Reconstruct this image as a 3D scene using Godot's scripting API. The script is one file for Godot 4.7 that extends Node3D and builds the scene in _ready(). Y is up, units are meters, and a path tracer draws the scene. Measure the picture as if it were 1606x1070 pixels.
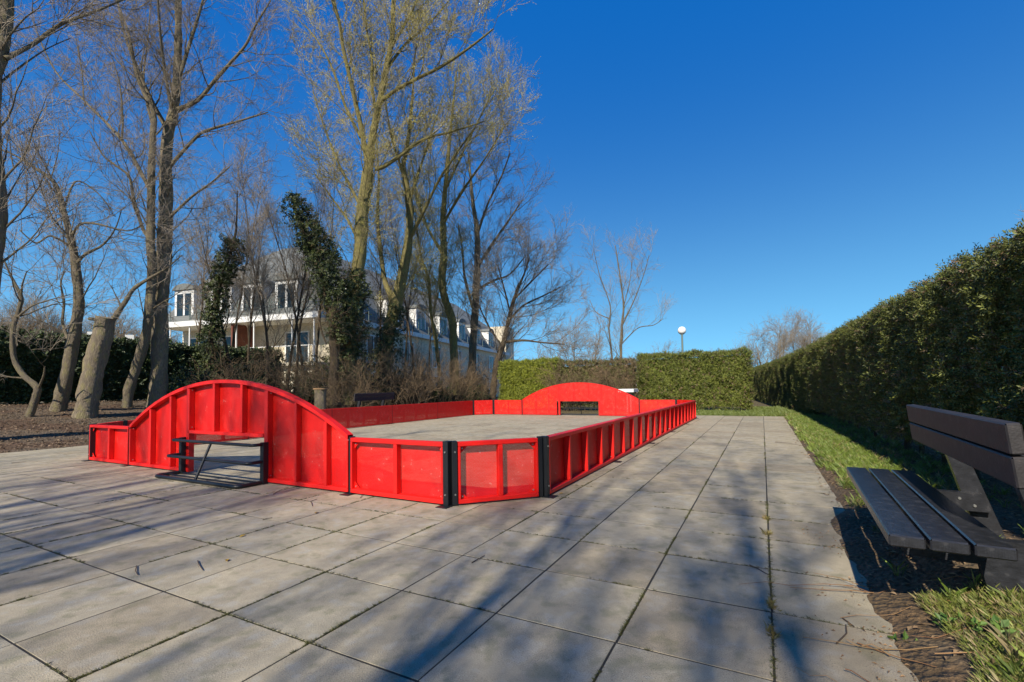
extends Node3D
# World axes: the ball court and its paving set them. +X to the right across the court, -Z along it, y up, metres.

const EYE := 1.1093
const FOCAL := 736.43
const CX := 803.0
const CY := 576.1
var cam_right: Vector3
var cam_up: Vector3
var cam_fwd: Vector3
var rng := RandomNumberGenerator.new()
var used := {}
var noise := FastNoiseLite.new()
var M := {}

# ---------------------------------------------------------------- mesh builder
class MB:
	var v := PackedVector3Array()
	var n := PackedVector3Array()
	var c := PackedColorArray()
	var uv := PackedVector2Array()
	var idx := PackedInt32Array()
	func vert(p: Vector3, nn: Vector3, col := Color.WHITE, t := Vector2.ZERO) -> int:
		v.append(p); n.append(nn); c.append(col); uv.append(t)
		return v.size() - 1
	func tri(a: Vector3, b: Vector3, d: Vector3, col := Color.WHITE) -> void:
		var nn := (d - a).cross(b - a).normalized()
		var i := v.size()
		v.append(a); v.append(b); v.append(d)
		for k in 3:
			n.append(nn); c.append(col); uv.append(Vector2.ZERO)
		idx.append(i); idx.append(i + 1); idx.append(i + 2)
	# a, b, d, e go round the face; u runs a->b, v runs a->e, in metres
	func quad(a: Vector3, b: Vector3, d: Vector3, e: Vector3, col := Color.WHITE, off := Vector2.ZERO) -> void:
		var nn := (d - a).cross(b - a).normalized()
		if nn == Vector3.ZERO:
			nn = (e - a).cross(d - a).normalized()
		var i := v.size()
		var w := a.distance_to(b)
		var h := a.distance_to(e)
		v.append(a); v.append(b); v.append(d); v.append(e)
		uv.append(off); uv.append(off + Vector2(w, 0)); uv.append(off + Vector2(w, h)); uv.append(off + Vector2(0, h))
		for k in 4:
			n.append(nn); c.append(col)
		idx.append(i); idx.append(i + 1); idx.append(i + 2)
		idx.append(i); idx.append(i + 2); idx.append(i + 3)
	# box from centre, half sizes and axes; all edges chamfered by ch
	func box(o: Vector3, ax: Vector3, ay: Vector3, az: Vector3, hs: Vector3, ch := 0.0, col := Color.WHITE) -> void:
		var A := [ax * hs.x, ay * hs.y, az * hs.z]
		var U := [ax, ay, az]
		for k in 3:
			var i1 := (k + 1) % 3
			var i2 := (k + 2) % 3
			for s in [-1.0, 1.0]:
				var f: Vector3 = o + A[k] * s
				var p: Vector3 = A[i1] - U[i1] * ch
				var q: Vector3 = A[i2] - U[i2] * ch
				if s < 0:
					quad(f - p - q, f + p - q, f + p + q, f - p + q, col)
				else:
					quad(f - p - q, f - p + q, f + p + q, f + p - q, col)
		if ch <= 0.0:
			return
		for k in 3:
			var i1 := (k + 1) % 3
			var i2 := (k + 2) % 3
			var L: Vector3 = A[k] - U[k] * ch
			for s1 in [-1.0, 1.0]:
				for s2 in [-1.0, 1.0]:
					var e1: Vector3 = o + A[i1] * s1 + (A[i2] - U[i2] * ch) * s2
					var e2: Vector3 = o + (A[i1] - U[i1] * ch) * s1 + A[i2] * s2
					if s1 * s2 > 0:
						quad(e1 - L, e1 + L, e2 + L, e2 - L, col)
					else:
						quad(e1 + L, e1 - L, e2 - L, e2 + L, col)
	func abox(lo: Vector3, hi: Vector3, ch := 0.0, col := Color.WHITE) -> void:
		box((lo + hi) / 2.0, Vector3.RIGHT, Vector3.UP, Vector3.BACK, (hi - lo) / 2.0, ch, col)
	func bar(a: Vector3, b: Vector3, w: float, t: float, up := Vector3.UP, ch := 0.003, col := Color.WHITE) -> void:
		var d := (b - a)
		var L := d.length()
		d /= L
		var side := d.cross(up).normalized()
		var u2 := side.cross(d)
		box((a + b) / 2.0, side, u2, -d, Vector3(w / 2, t / 2, L / 2), ch, col)
	func tube(pts: PackedVector3Array, rads: PackedFloat32Array, sides := 8, col := Color.WHITE, cap := false, vs := 1.0, lump: FastNoiseLite = null, amount := 0.0) -> void:
		var m := pts.size()
		var t := (pts[1] - pts[0]).normalized()
		var x := t.cross(Vector3.UP if absf(t.y) < 0.9 else Vector3.RIGHT).normalized()
		var first := v.size()
		var along := 0.0
		for i in m:
			var nt := t
			if i > 0 and i < m - 1:
				nt = (pts[i + 1] - pts[i - 1]).normalized()
			elif i == m - 1:
				nt = (pts[i] - pts[i - 1]).normalized()
			x = (x - nt * x.dot(nt)).normalized()
			t = nt
			var y := t.cross(x)
			if i > 0:
				along += pts[i].distance_to(pts[i - 1])
			for k in sides + 1:
				var a := TAU * k / sides
				var dir := x * cos(a) + y * sin(a)
				var rr := rads[i]
				if lump:
					rr *= 1.0 + amount * lump.get_noise_3d(dir.x * 60.0, along * 45.0 + pts[0].x * 9.0, dir.z * 60.0)
				v.append(pts[i] + dir * rr)
				n.append(dir)
				c.append(col)
				uv.append(Vector2(float(k) / sides, along * vs))
		for i in m - 1:
			for k in sides:
				var a := first + i * (sides + 1) + k
				var b := a + sides + 1
				idx.append(a); idx.append(b); idx.append(b + 1)
				idx.append(a); idx.append(b + 1); idx.append(a + 1)
		if cap:
			for e in [0, m - 1]:
				var nn := (pts[1] - pts[0]).normalized() * -1.0 if e == 0 else (pts[m - 1] - pts[m - 2]).normalized()
				var o := vert(pts[e], nn, col)
				for k in sides:
					var a: Vector3 = v[first + e * (sides + 1) + k]
					var b: Vector3 = v[first + e * (sides + 1) + k + 1]
					var ia := vert(a, nn, col)
					var ib := vert(b, nn, col)
					if e == 0:
						idx.append(o); idx.append(ia); idx.append(ib)
					else:
						idx.append(o); idx.append(ib); idx.append(ia)
	# a fine twig: three sides, ends in a point
	func twig(pts: PackedVector3Array, r: float, col: Color) -> void:
		var t := (pts[1] - pts[0]).normalized()
		var x := t.cross(Vector3(0.3, 0.9, 0.31)).normalized()
		var y := t.cross(x)
		var d1 := x
		var d2 := x * -0.5 + y * 0.866
		var d3 := x * -0.5 - y * 0.866
		var i := v.size()
		var m := pts.size()
		for k in m - 1:
			var rr := r * (1.0 - 0.75 * k / m)
			var p := pts[k]
			v.append(p + d1 * rr); v.append(p + d2 * rr); v.append(p + d3 * rr)
			n.append(d1); n.append(d2); n.append(d3)
			c.append(col); c.append(col); c.append(col)
			uv.append(Vector2.ZERO); uv.append(Vector2.ZERO); uv.append(Vector2.ZERO)
		v.append(pts[m - 1]); n.append(t); c.append(col); uv.append(Vector2.ZERO)
		var tip := v.size() - 1
		for k in m - 1:
			var a := i + k * 3
			for s in 3:
				var s2 := (s + 1) % 3
				if k == m - 2:
					idx.append(a + s); idx.append(tip); idx.append(a + s2)
				else:
					idx.append(a + s); idx.append(a + 3 + s); idx.append(a + 3 + s2)
					idx.append(a + s); idx.append(a + 3 + s2); idx.append(a + s2)
	# flat outline (clockwise or not) pushed out along `out`
	func prism(poly: PackedVector3Array, out: Vector3, col := Color.WHITE) -> void:
		var m := poly.size()
		var nn := out.normalized()
		var flat := PackedVector2Array()
		var ex := (poly[1] - poly[0]).normalized()
		var ey := nn.cross(ex)
		for p in poly:
			flat.append(Vector2((p - poly[0]).dot(ex), (p - poly[0]).dot(ey)))
		var tr := Geometry2D.triangulate_polygon(flat)
		for s in 2:
			var off := out if s == 1 else Vector3.ZERO
			var first := v.size()
			for k in m:
				vert(poly[k] + off, nn if s == 1 else -nn, col, flat[k])
			for k in tr.size() / 3:
				var a := first + tr[k * 3]
				var b := first + tr[k * 3 + 1]
				var d := first + tr[k * 3 + 2]
				var face := (v[d] - v[a]).cross(v[b] - v[a])
				if face.dot(nn) * (1.0 if s == 1 else -1.0) > 0:
					idx.append(a); idx.append(b); idx.append(d)
				else:
					idx.append(a); idx.append(d); idx.append(b)
		for k in m:
			var a := poly[k]
			var b := poly[(k + 1) % m]
			quad(a, b, b + out, a + out, col)
	func mesh() -> ArrayMesh:
		var arr := []
		arr.resize(Mesh.ARRAY_MAX)
		arr[Mesh.ARRAY_VERTEX] = v
		arr[Mesh.ARRAY_NORMAL] = n
		arr[Mesh.ARRAY_COLOR] = c
		arr[Mesh.ARRAY_TEX_UV] = uv
		arr[Mesh.ARRAY_TEX_UV2] = uv
		arr[Mesh.ARRAY_INDEX] = idx
		var m := ArrayMesh.new()
		m.add_surface_from_arrays(Mesh.PRIMITIVE_TRIANGLES, arr)
		return m

# ---------------------------------------------------------------- nodes, names, labels
func numbered(called: String) -> String:
	var k: int = used.get(called, -1) + 1
	used[called] = k
	return called if k == 0 else "%s_%03d" % [called, k]

func tag(o: Node, label: String, category: String, group := "", kind := "") -> Node:
	if label: o.set_meta("label", label)
	if category: o.set_meta("category", category)
	if group: o.set_meta("group", group)
	if kind: o.set_meta("kind", kind)
	return o

func put(called: String, mesh: Mesh, mat: Material, parent: Node = self) -> MeshInstance3D:
	var o := MeshInstance3D.new()
	o.mesh = mesh
	o.material_override = mat
	o.name = numbered(called) if parent == self else called
	parent.add_child(o, true)
	return o

func base(called: String, at := Vector3.ZERO, turn := 0.0, parent: Node = self) -> Node3D:
	var o := Node3D.new()
	o.name = numbered(called) if parent == self else called
	parent.add_child(o, true)
	o.position = at
	o.rotation.y = turn
	return o

func many(called: String, mesh: Mesh, mat: Material, xf: Array, cols: PackedColorArray, parent: Node = self) -> MultiMeshInstance3D:
	var mm := MultiMesh.new()
	mm.transform_format = MultiMesh.TRANSFORM_3D
	mm.use_colors = true
	mm.mesh = mesh
	mm.instance_count = xf.size()
	for i in xf.size():
		mm.set_instance_transform(i, xf[i])
		mm.set_instance_color(i, cols[i])
	var o := MultiMeshInstance3D.new()
	o.multimesh = mm
	o.material_override = mat
	o.name = numbered(called) if parent == self else called
	parent.add_child(o, true)
	o.set_meta("kind", "stuff")
	return o

# ---------------------------------------------------------------- photo pixel -> direction
func ray(x: float, y: float) -> Vector3:   # one metre of depth along the lens axis
	return cam_fwd + cam_right * ((x - CX) / FOCAL) - cam_up * ((y - CY) / FOCAL)
func at_depth(x: float, y: float, d: float) -> Vector3:
	return Vector3(0, EYE, 0) + ray(x, y) * d
func on_level(x: float, y: float, h := 0.0) -> Vector3:
	var r := ray(x, y)
	return Vector3(0, EYE, 0) + r * ((h - EYE) / r.y)
func on_x(x: float, y: float, X: float) -> Vector3:
	var r := ray(x, y)
	return Vector3(0, EYE, 0) + r * (X / r.x)
func off_axis(x: float) -> float:   # wide lens: things away from the axis are drawn wider
	return 1.0 / sqrt(1.0 + pow((x - CX) / FOCAL, 2.0))
func depth_of(p: Vector3) -> float:
	return (p - Vector3(0, EYE, 0)).dot(cam_fwd)
func W(X: float, y: float, Zf: float) -> Vector3:   # court coordinates, Zf forward
	return Vector3(X, y, -Zf)

# ---------------------------------------------------------------- terrain
func smooth(a: float, b: float, x: float) -> float:
	var t := clampf((x - a) / (b - a), 0, 1)
	return t * t * (3 - 2 * t)

func bank_h(X: float, Zf: float) -> float:
	var e := noise.get_noise_2d(X * 22.0, Zf * 22.0) * 0.035 + noise.get_noise_2d(X * 90.0, Zf * 90.0) * 0.012
	var u := -12.98 - X + noise.get_noise_2d(Zf * 30.0, 7.0) * 0.10
	var h := 0.8 * smooth(0.0, 7.2, u) * (1.0 - 0.55 * smooth(15.0, 27.0, Zf))
	return h + lerpf(-0.03, 0.025, smooth(-0.08, 0.12, u)) + e * smooth(-0.05, 0.6, u)

func verge_h(X: float, Zf: float) -> float:
	var wob := noise.get_noise_2d(Zf * 60.0, 3.0) * 0.07 + noise.get_noise_2d(Zf * 220.0, 9.0) * 0.03
	var near := smooth(3.6, 2.2, Zf)
	var u := X - 0.60 + wob + 0.17 * smooth(5.2, 4.4, Zf)
	var rise := lerpf(-0.035, 0.03, smooth(-0.12, 0.14, u))
	var e := noise.get_noise_2d(X * 40.0, Zf * 40.0) * 0.025 + noise.get_noise_2d(X * 160.0, Zf * 160.0) * 0.012
	return rise + e * smooth(-0.1, 0.2, u) + 0.13 * smooth(0.1, 0.5, u) * smooth(4.6, 3.4, Zf)

func ground_h(X: float, Zf: float) -> float:
	if X < -12.9: return bank_h(X, Zf)
	if X > 0.5: return verge_h(X, Zf)
	return -0.03

# ---------------------------------------------------------------- textures
func noise_image(size: int, freq: float, oct: int, seed_: int, type := FastNoiseLite.TYPE_SIMPLEX_SMOOTH) -> PackedByteArray:
	var f := FastNoiseLite.new()
	f.noise_type = type
	f.seed = seed_
	f.frequency = freq
	f.fractal_octaves = oct
	var im := f.get_seamless_image(size, size)
	im.convert(Image.FORMAT_L8)
	return im.get_data()

func rgb_texture(size: int, f: Callable) -> ImageTexture:
	var d := PackedByteArray()
	d.resize(size * size * 3)
	var k := 0
	for i in size * size:
		var c: Color = f.call(i)
		d[k] = clampi(int(c.r * 255.0), 0, 255)
		d[k + 1] = clampi(int(c.g * 255.0), 0, 255)
		d[k + 2] = clampi(int(c.b * 255.0), 0, 255)
		k += 3
	var im := Image.create_from_data(size, size, false, Image.FORMAT_RGB8, d)
	im.generate_mipmaps()
	return ImageTexture.create_from_image(im)

func grey_texture(size: int, d: PackedByteArray) -> ImageTexture:
	return ImageTexture.create_from_image(Image.create_from_data(size, size, false, Image.FORMAT_L8, d))

func mat(col: Color, rough := 0.8, metal := 0.0) -> StandardMaterial3D:
	var m := StandardMaterial3D.new()
	m.albedo_color = col
	m.roughness = rough
	m.metallic = metal
	return m

func make_materials() -> void:
	# concrete slabs: 1024 px over 2.4 m
	var a := noise_image(1024, 0.006, 4, 11)
	var b := noise_image(1024, 0.03, 4, 12)
	var g := noise_image(1024, 0.35, 2, 13)
	var st := noise_image(1024, 0.012, 5, 14)
	var con := rgb_texture(1024, func(i: int) -> Color:
		var big := (a[i] - 128) / 128.0
		var mid := (b[i] - 128) / 128.0
		var fine := (g[i] - 128) / 128.0
		var s := st[i] / 255.0
		var l := 0.625 + big * 0.045 + mid * 0.035 + fine * 0.085
		var c := Color(l * 1.0, l * 0.935, l * 0.79)
		if s > 0.62:
			c = c.lerp(Color(0.66, 0.66, 0.64), clampf((s - 0.62) * 1.8, 0, 0.3))
		elif s < 0.36:
			c = c.lerp(Color(0.46, 0.45, 0.34), clampf((0.38 - s) * 2.2, 0, 0.42))
		if fine > 0.62: c = c.lightened(0.12)
		if fine < -0.6: c = c.darkened(0.22)
		return c)
	var cm := mat(Color.WHITE, 0.88)
	cm.albedo_texture = con
	cm.vertex_color_use_as_albedo = true
	cm.uv1_scale = Vector3(1 / 2.4, 1 / 2.4, 1)
	cm.heightmap_enabled = true
	cm.heightmap_scale = 0.22
	cm.heightmap_texture = grey_texture(1024, g)
	M.concrete = cm
	# bark
	var ba := noise_image(512, 0.008, 4, 21)
	var bb := noise_image(512, 0.035, 4, 22)
	var bark_h := PackedByteArray(); bark_h.resize(512 * 512)
	for i in 512 * 512:
		var x := i % 512
		var y := i / 512
		var j := ((y / 4) % 512) * 512 + (x * 2) % 512      # drawn out along the stem
		var r := 1.0 - absf(bb[j] - 128) / 45.0
		bark_h[i] = clampi(int(150 - r * 85.0 + (ba[i] - 128) * 0.25), 0, 255)
	var bark := rgb_texture(512, func(i: int) -> Color:
		var h := bark_h[i] / 255.0
		var p := ba[(i * 7 + 911) % (512 * 512)] / 255.0
		var c := Color(0.33, 0.295, 0.245).lerp(Color(0.70, 0.64, 0.54), h)
		c = c.lerp(Color(0.50, 0.48, 0.28), clampf((ba[i] - 128) / 128.0, 0, 0.4))
		return c)
	for k in [["bark", Color(1, 1, 1)], ["bark_grey", Color(0.92, 0.92, 0.92)], ["bark_green", Color(0.98, 1.0, 0.78)], ["bark_dark", Color(0.72, 0.68, 0.66)]]:
		var m := mat(k[1], 0.95)
		m.albedo_texture = bark
		m.uv1_scale = Vector3(2, 1.2, 1)
		m.heightmap_enabled = true
		m.heightmap_scale = 2.0
		m.heightmap_texture = grey_texture(512, bark_h)
		M[k[0]] = m
	var tw := mat(Color.WHITE, 0.9)
	tw.vertex_color_use_as_albedo = true
	M.twig = tw
	var lf := mat(Color.WHITE, 0.55)
	lf.vertex_color_use_as_albedo = true
	lf.backlight_enabled = true
	lf.backlight = Color(0.35, 0.35, 0.35)
	lf.cull_mode = BaseMaterial3D.CULL_DISABLED
	M.leaf = lf
	var dl := mat(Color.WHITE, 0.85)
	dl.vertex_color_use_as_albedo = true
	dl.cull_mode = BaseMaterial3D.CULL_DISABLED
	M.dry = dl
	# soil
	var sa := noise_image(512, 0.05, 5, 31)
	var sb := noise_image(512, 0.3, 2, 32)
	var soil := rgb_texture(512, func(i: int) -> Color:
		var l := 0.34 + (sa[i] - 128) / 128.0 * 0.14 + (sb[i] - 128) / 128.0 * 0.12
		return Color(l * 1.15, l * 0.98, l * 0.8))
	var sm := mat(Color.WHITE, 0.97)
	sm.albedo_texture = soil
	sm.vertex_color_use_as_albedo = true
	sm.uv1_triplanar = true
	sm.uv1_world_triplanar = true
	sm.uv1_scale = Vector3(0.9, 0.9, 0.9)
	sm.heightmap_enabled = true
	sm.heightmap_scale = 3.0
	sm.heightmap_texture = grey_texture(512, sa)
	M.soil = sm
	# red powder coat
	var ra := noise_image(512, 0.012, 4, 41)
	var rb := noise_image(512, 0.12, 3, 42)
	var red := rgb_texture(512, func(i: int) -> Color:
		var p := (ra[i] - 128) / 128.0
		var c := Color(0.87, 0.085, 0.05).lerp(Color(0.80, 0.08, 0.05), clampf(p + 0.3, 0, 1) * 0.6)
		if rb[i] > 196: c = c.lerp(Color(0.9, 0.3, 0.27), 0.35)
		if rb[i] < 48: c = c.darkened(0.15)
		return c)
	var rm := mat(Color.WHITE, 0.5)
	rm.albedo_texture = red
	rm.uv1_triplanar = true
	rm.uv1_world_triplanar = true
	rm.uv1_scale = Vector3(0.6, 0.6, 0.6)
	M.red = rm
	# the same coat on punched sheet: rows of 6 mm holes, 11 mm apart, staggered
	var pd := PackedByteArray(); pd.resize(128 * 128 * 4)
	for i in 128 * 128:
		var x := float(i % 128) / 128.0
		var y := float(i / 128) / 128.0
		var cl := absf(x - 0.5)
		var q1 := Vector2(minf(x, 1 - x), minf(y, 1 - y)).length()
		var q2 := Vector2(cl, y - 0.5).length()
		pd[i * 4] = 216; pd[i * 4 + 1] = 21; pd[i * 4 + 2] = 12
		pd[i * 4 + 3] = 0 if minf(q1, q2) < 0.195 else 255
	var pm := mat(Color.WHITE, 0.5)
	pm.albedo_texture = ImageTexture.create_from_image(Image.create_from_data(128, 128, false, Image.FORMAT_RGBA8, pd))
	pm.transparency = BaseMaterial3D.TRANSPARENCY_ALPHA_SCISSOR
	pm.alpha_scissor_threshold = 0.5
	pm.cull_mode = BaseMaterial3D.CULL_DISABLED
	pm.uv1_scale = Vector3(1 / 0.014, 1 / 0.014, 1)
	# ball marks and chipped paint, over 1.3 m
	var sd := PackedByteArray(); sd.resize(512 * 512 * 4)
	var ca := noise_image(512, 0.05, 4, 45)
	var cb := noise_image(512, 0.010, 3, 46)
	for i in 512 * 512:
		var chip: bool = ca[i] > 205 and cb[i] > 172
		var rub: float = clampf((cb[i] - 160) / 100.0, 0.0, 0.16)
		sd[i * 4] = 225 if chip else 236
		sd[i * 4 + 1] = 175 if chip else 70
		sd[i * 4 + 2] = 165 if chip else 62
		sd[i * 4 + 3] = 110 if chip else int(rub * 255.0)
	var st_tex := ImageTexture.create_from_image(Image.create_from_data(512, 512, false, Image.FORMAT_RGBA8, sd))
	for m2 in [pm]:
		m2.detail_enabled = true
		m2.detail_albedo = st_tex
		m2.detail_uv_layer = BaseMaterial3D.DETAIL_UV_2
		m2.uv2_scale = Vector3(0.77, 0.77, 1)
	M.mesh_red = pm
	M.black = mat(Color(0.10, 0.11, 0.125), 0.45)
	M.steel = mat(Color(0.72, 0.72, 0.70), 0.35, 0.8)
	# recycled plastic planks
	var wa := noise_image(512, 0.02, 4, 51)
	var wb := noise_image(512, 0.12, 3, 52)
	var plank := rgb_texture(512, func(i: int) -> Color:
		var x := i % 512
		var y := i / 512
		var s := (wb[((y * 5) % 512) * 512 + (x / 6) % 512] - 128) / 128.0
		var p := (wa[i] - 128) / 128.0
		var l := 0.18 + s * 0.03 + p * 0.035
		var c := Color(l * 0.96, l * 0.98, l * 1.06)
		if wa[i] > 190: c = c.lerp(Color(0.46, 0.44, 0.42), 0.15)
		return c)
	var wm := mat(Color.WHITE, 0.27)
	wm.albedo_texture = plank
	wm.uv1_scale = Vector3(1.2, 1.2, 1)
	wm.heightmap_enabled = true
	wm.heightmap_scale = 0.08
	wm.heightmap_texture = grey_texture(512, wb)
	M.plank = wm
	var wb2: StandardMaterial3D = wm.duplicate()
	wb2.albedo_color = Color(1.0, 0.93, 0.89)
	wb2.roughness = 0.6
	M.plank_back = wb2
	# building
	var wl := mat(Color(0.80, 0.76, 0.67), 0.9)
	M.cream = wl
	M.white = mat(Color(0.86, 0.86, 0.85), 0.6)
	M.roof = mat(Color.WHITE, 0.8)
	var qa := noise_image(512, 0.2, 3, 61)
	M.roof.albedo_texture = rgb_texture(512, func(i: int) -> Color:
		var row := 0.06 if (i / 512) % 24 < 3 else 0.0
		var l := 0.43 + (qa[i] - 128) / 128.0 * 0.09 - row
		return Color(l * 0.97, l * 1.0, l * 0.98))
	M.roof.uv1_scale = Vector3(0.22, 0.22, 1)
	M.glass = mat(Color(0.12, 0.16, 0.18), 0.06)
	M.brick = mat(Color(0.42, 0.25, 0.2), 0.9)
	M.globe = mat(Color(0.93, 0.93, 0.92), 0.25)
	M.pole = mat(Color(0.45, 0.5, 0.47), 0.5, 0.3)
	M.cut = mat(Color(0.62, 0.5, 0.36), 0.9)

# ---------------------------------------------------------------- trees
# sprays: small sheaves of twigs, one metre long, set all over the crowns
var sprays := {}
func spray_mesh(seed_: int, style: Dictionary) -> ArrayMesh:
	var r := RandomNumberGenerator.new()
	r.seed = seed_
	var b := MB.new()
	var todo := [[Vector3.ZERO, Vector3.UP, 1.0, 0.0092, 0]]
	while todo.size() > 0:
		var e: Array = todo.pop_back()
		var p: Vector3 = e[0]
		var d: Vector3 = e[1]
		var len: float = e[2]
		var lvl: int = e[4]
		var segs: int = [5, 3, 2][lvl]
		var pts := PackedVector3Array([p])
		var dd := d
		for i in segs:
			dd = (dd + Vector3(r.randf_range(-1, 1), r.randf_range(-1, 1), r.randf_range(-1, 1)) * style.wob + Vector3.UP * 0.06).normalized()
			p += dd * len / segs
			pts.append(p)
		var cc: Color = style.col
		var j := r.randf_range(0.75, 1.3)
		b.twig(pts, e[3], Color(cc.r * j, cc.g * j, cc.b * j))
		if style.has("bud") and lvl > 0:
			for k in (4 if lvl == 1 else 3):
				var t := r.randf() * segs
				var i0 := mini(int(t), segs - 1)
				var bp := pts[i0].lerp(pts[i0 + 1], t - i0)
				var bd: Vector3 = Vector3(r.randf_range(-1, 1), r.randf_range(-0.2, 1.2), r.randf_range(-1, 1)).normalized() * style.budlen * r.randf_range(0.6, 1.3)
				var bs: Vector3 = bd.cross(Vector3(0.3, 0.2, 0.9)).normalized() * style.budlen * 0.17
				var bc: Color = style.bud
				var bj := r.randf_range(0.7, 1.3)
				b.tri(bp - bs, bp + bd, bp + bs, Color(bc.r * bj, bc.g * bj, bc.b * bj))
		if lvl >= 2: continue
		var cnt: int = style.n[lvl]
		for k in cnt:
			var t := lerpf(0.12, 1.0, (k + r.randf()) / cnt) * segs
			var i0 := mini(int(t), segs - 1)
			var at := pts[i0].lerp(pts[i0 + 1], t - i0)
			var ax := (pts[i0 + 1] - pts[i0]).normalized()
			var side := ax.cross(Vector3(0.1, 0.2, 0.97)).normalized().rotated(ax, r.randf() * TAU)
			var an := deg_to_rad(r.randf_range(25, 52))
			todo.append([at, (ax * cos(an) + side * sin(an)).normalized(), len * r.randf_range(0.32, 0.6), e[3] * 0.62, lvl + 1])
	return b.mesh()

func make_sprays() -> void:
	var st := {
		"grey": {"wob": 0.18, "n": [7, 4], "col": Color(0.245, 0.205, 0.155)},
		"olive": {"wob": 0.12, "n": [7, 4], "col": Color(0.30, 0.25, 0.13), "bud": Color(0.42, 0.38, 0.09), "budlen": 0.05},
		"tan": {"wob": 0.14, "n": [7, 4], "col": Color(0.26, 0.20, 0.125)},
		"brown": {"wob": 0.18, "n": [7, 4], "col": Color(0.18, 0.125, 0.07)},
		"pale": {"wob": 0.2, "n": [6, 3], "col": Color(0.26, 0.22, 0.18)}}
	var k := 100
	for key in st:
		sprays[key] = []
		for i in 4:
			k += 1
			sprays[key].append(spray_mesh(k, st[key]))

# one bough: a tube that carries sprays; T collects [spray number, transform, tint]
func branch(L: MB, T: Array, p: Vector3, d: Vector3, length: float, r: float, P: Dictionary, lvl := 1) -> void:
	var segs := 6 if lvl == 1 else 4
	var pts := PackedVector3Array()
	var rads := PackedFloat32Array()
	var dd := d
	var q := p
	for i in segs + 1:
		pts.append(q)
		rads.append(r * (1.0 - 0.78 * i / segs))
		dd = (dd + rand_dir() * P.wob + Vector3.UP * P.up).normalized()
		q += dd * (length / segs)
	L.tube(pts, rads, 5 if lvl == 1 else 4, Color.WHITE, false, 0.7)
	var cnt := int(ceil(length * P.dens))
	for k in cnt + 1:
		var t := lerpf(0.15, 1.0, (k + rng.randf()) / cnt)
		if k == cnt: t = 0.97
		var fi := minf(t * segs, segs - 0.001)
		var i0 := int(fi)
		var at := pts[i0].lerp(pts[i0 + 1], fi - i0)
		var ax := (pts[i0 + 1] - pts[i0]).normalized()
		if lvl == 1 and k < cnt and rng.randf() < P.get("fork", 0.25):
			spawn(L, T, at, ax, length * rng.randf_range(0.35, 0.6), rads[i0] * 0.6, P, 2)
			continue
		var side := ax.cross(Vector3.UP if absf(ax.y) < 0.95 else Vector3.RIGHT).normalized().rotated(ax, rng.randf() * TAU)
		var an: float = deg_to_rad(rng.randf_range(P.ang * 0.6, P.ang * 1.3)) if k < cnt else 0.1
		var j := rng.randf_range(0.8, 1.2)
		T.append([rng.randi() % 4, facing(at, ax * cos(an) + side * sin(an) + Vector3.UP * P.up, P.spray * rng.randf_range(0.65, 1.25) * (1.15 - 0.4 * t)), Color(j, j, j)])

func spawn(L: MB, T: Array, at: Vector3, ax: Vector3, length: float, r: float, P: Dictionary, lvl := 1) -> void:
	var side := ax.cross(Vector3.UP if absf(ax.y) < 0.95 else Vector3.RIGHT).normalized().rotated(ax, rng.randf() * TAU)
	var ang: float = deg_to_rad(rng.randf_range(P.ang * 0.7, P.ang * 1.3))
	branch(L, T, at, (ax * cos(ang) + side * sin(ang)).normalized(), length, r, P, lvl)

func crown(root: Node3D, T: Array, P: Dictionary) -> void:
	for v in 4:
		var xf := []
		var cols := PackedColorArray()
		for e in T:
			if e[0] == v:
				xf.append(e[1]); cols.append(e[2])
		if xf.size() > 0:
			many("twigs", sprays[P.style][v], M.twig, xf, cols, root)

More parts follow.
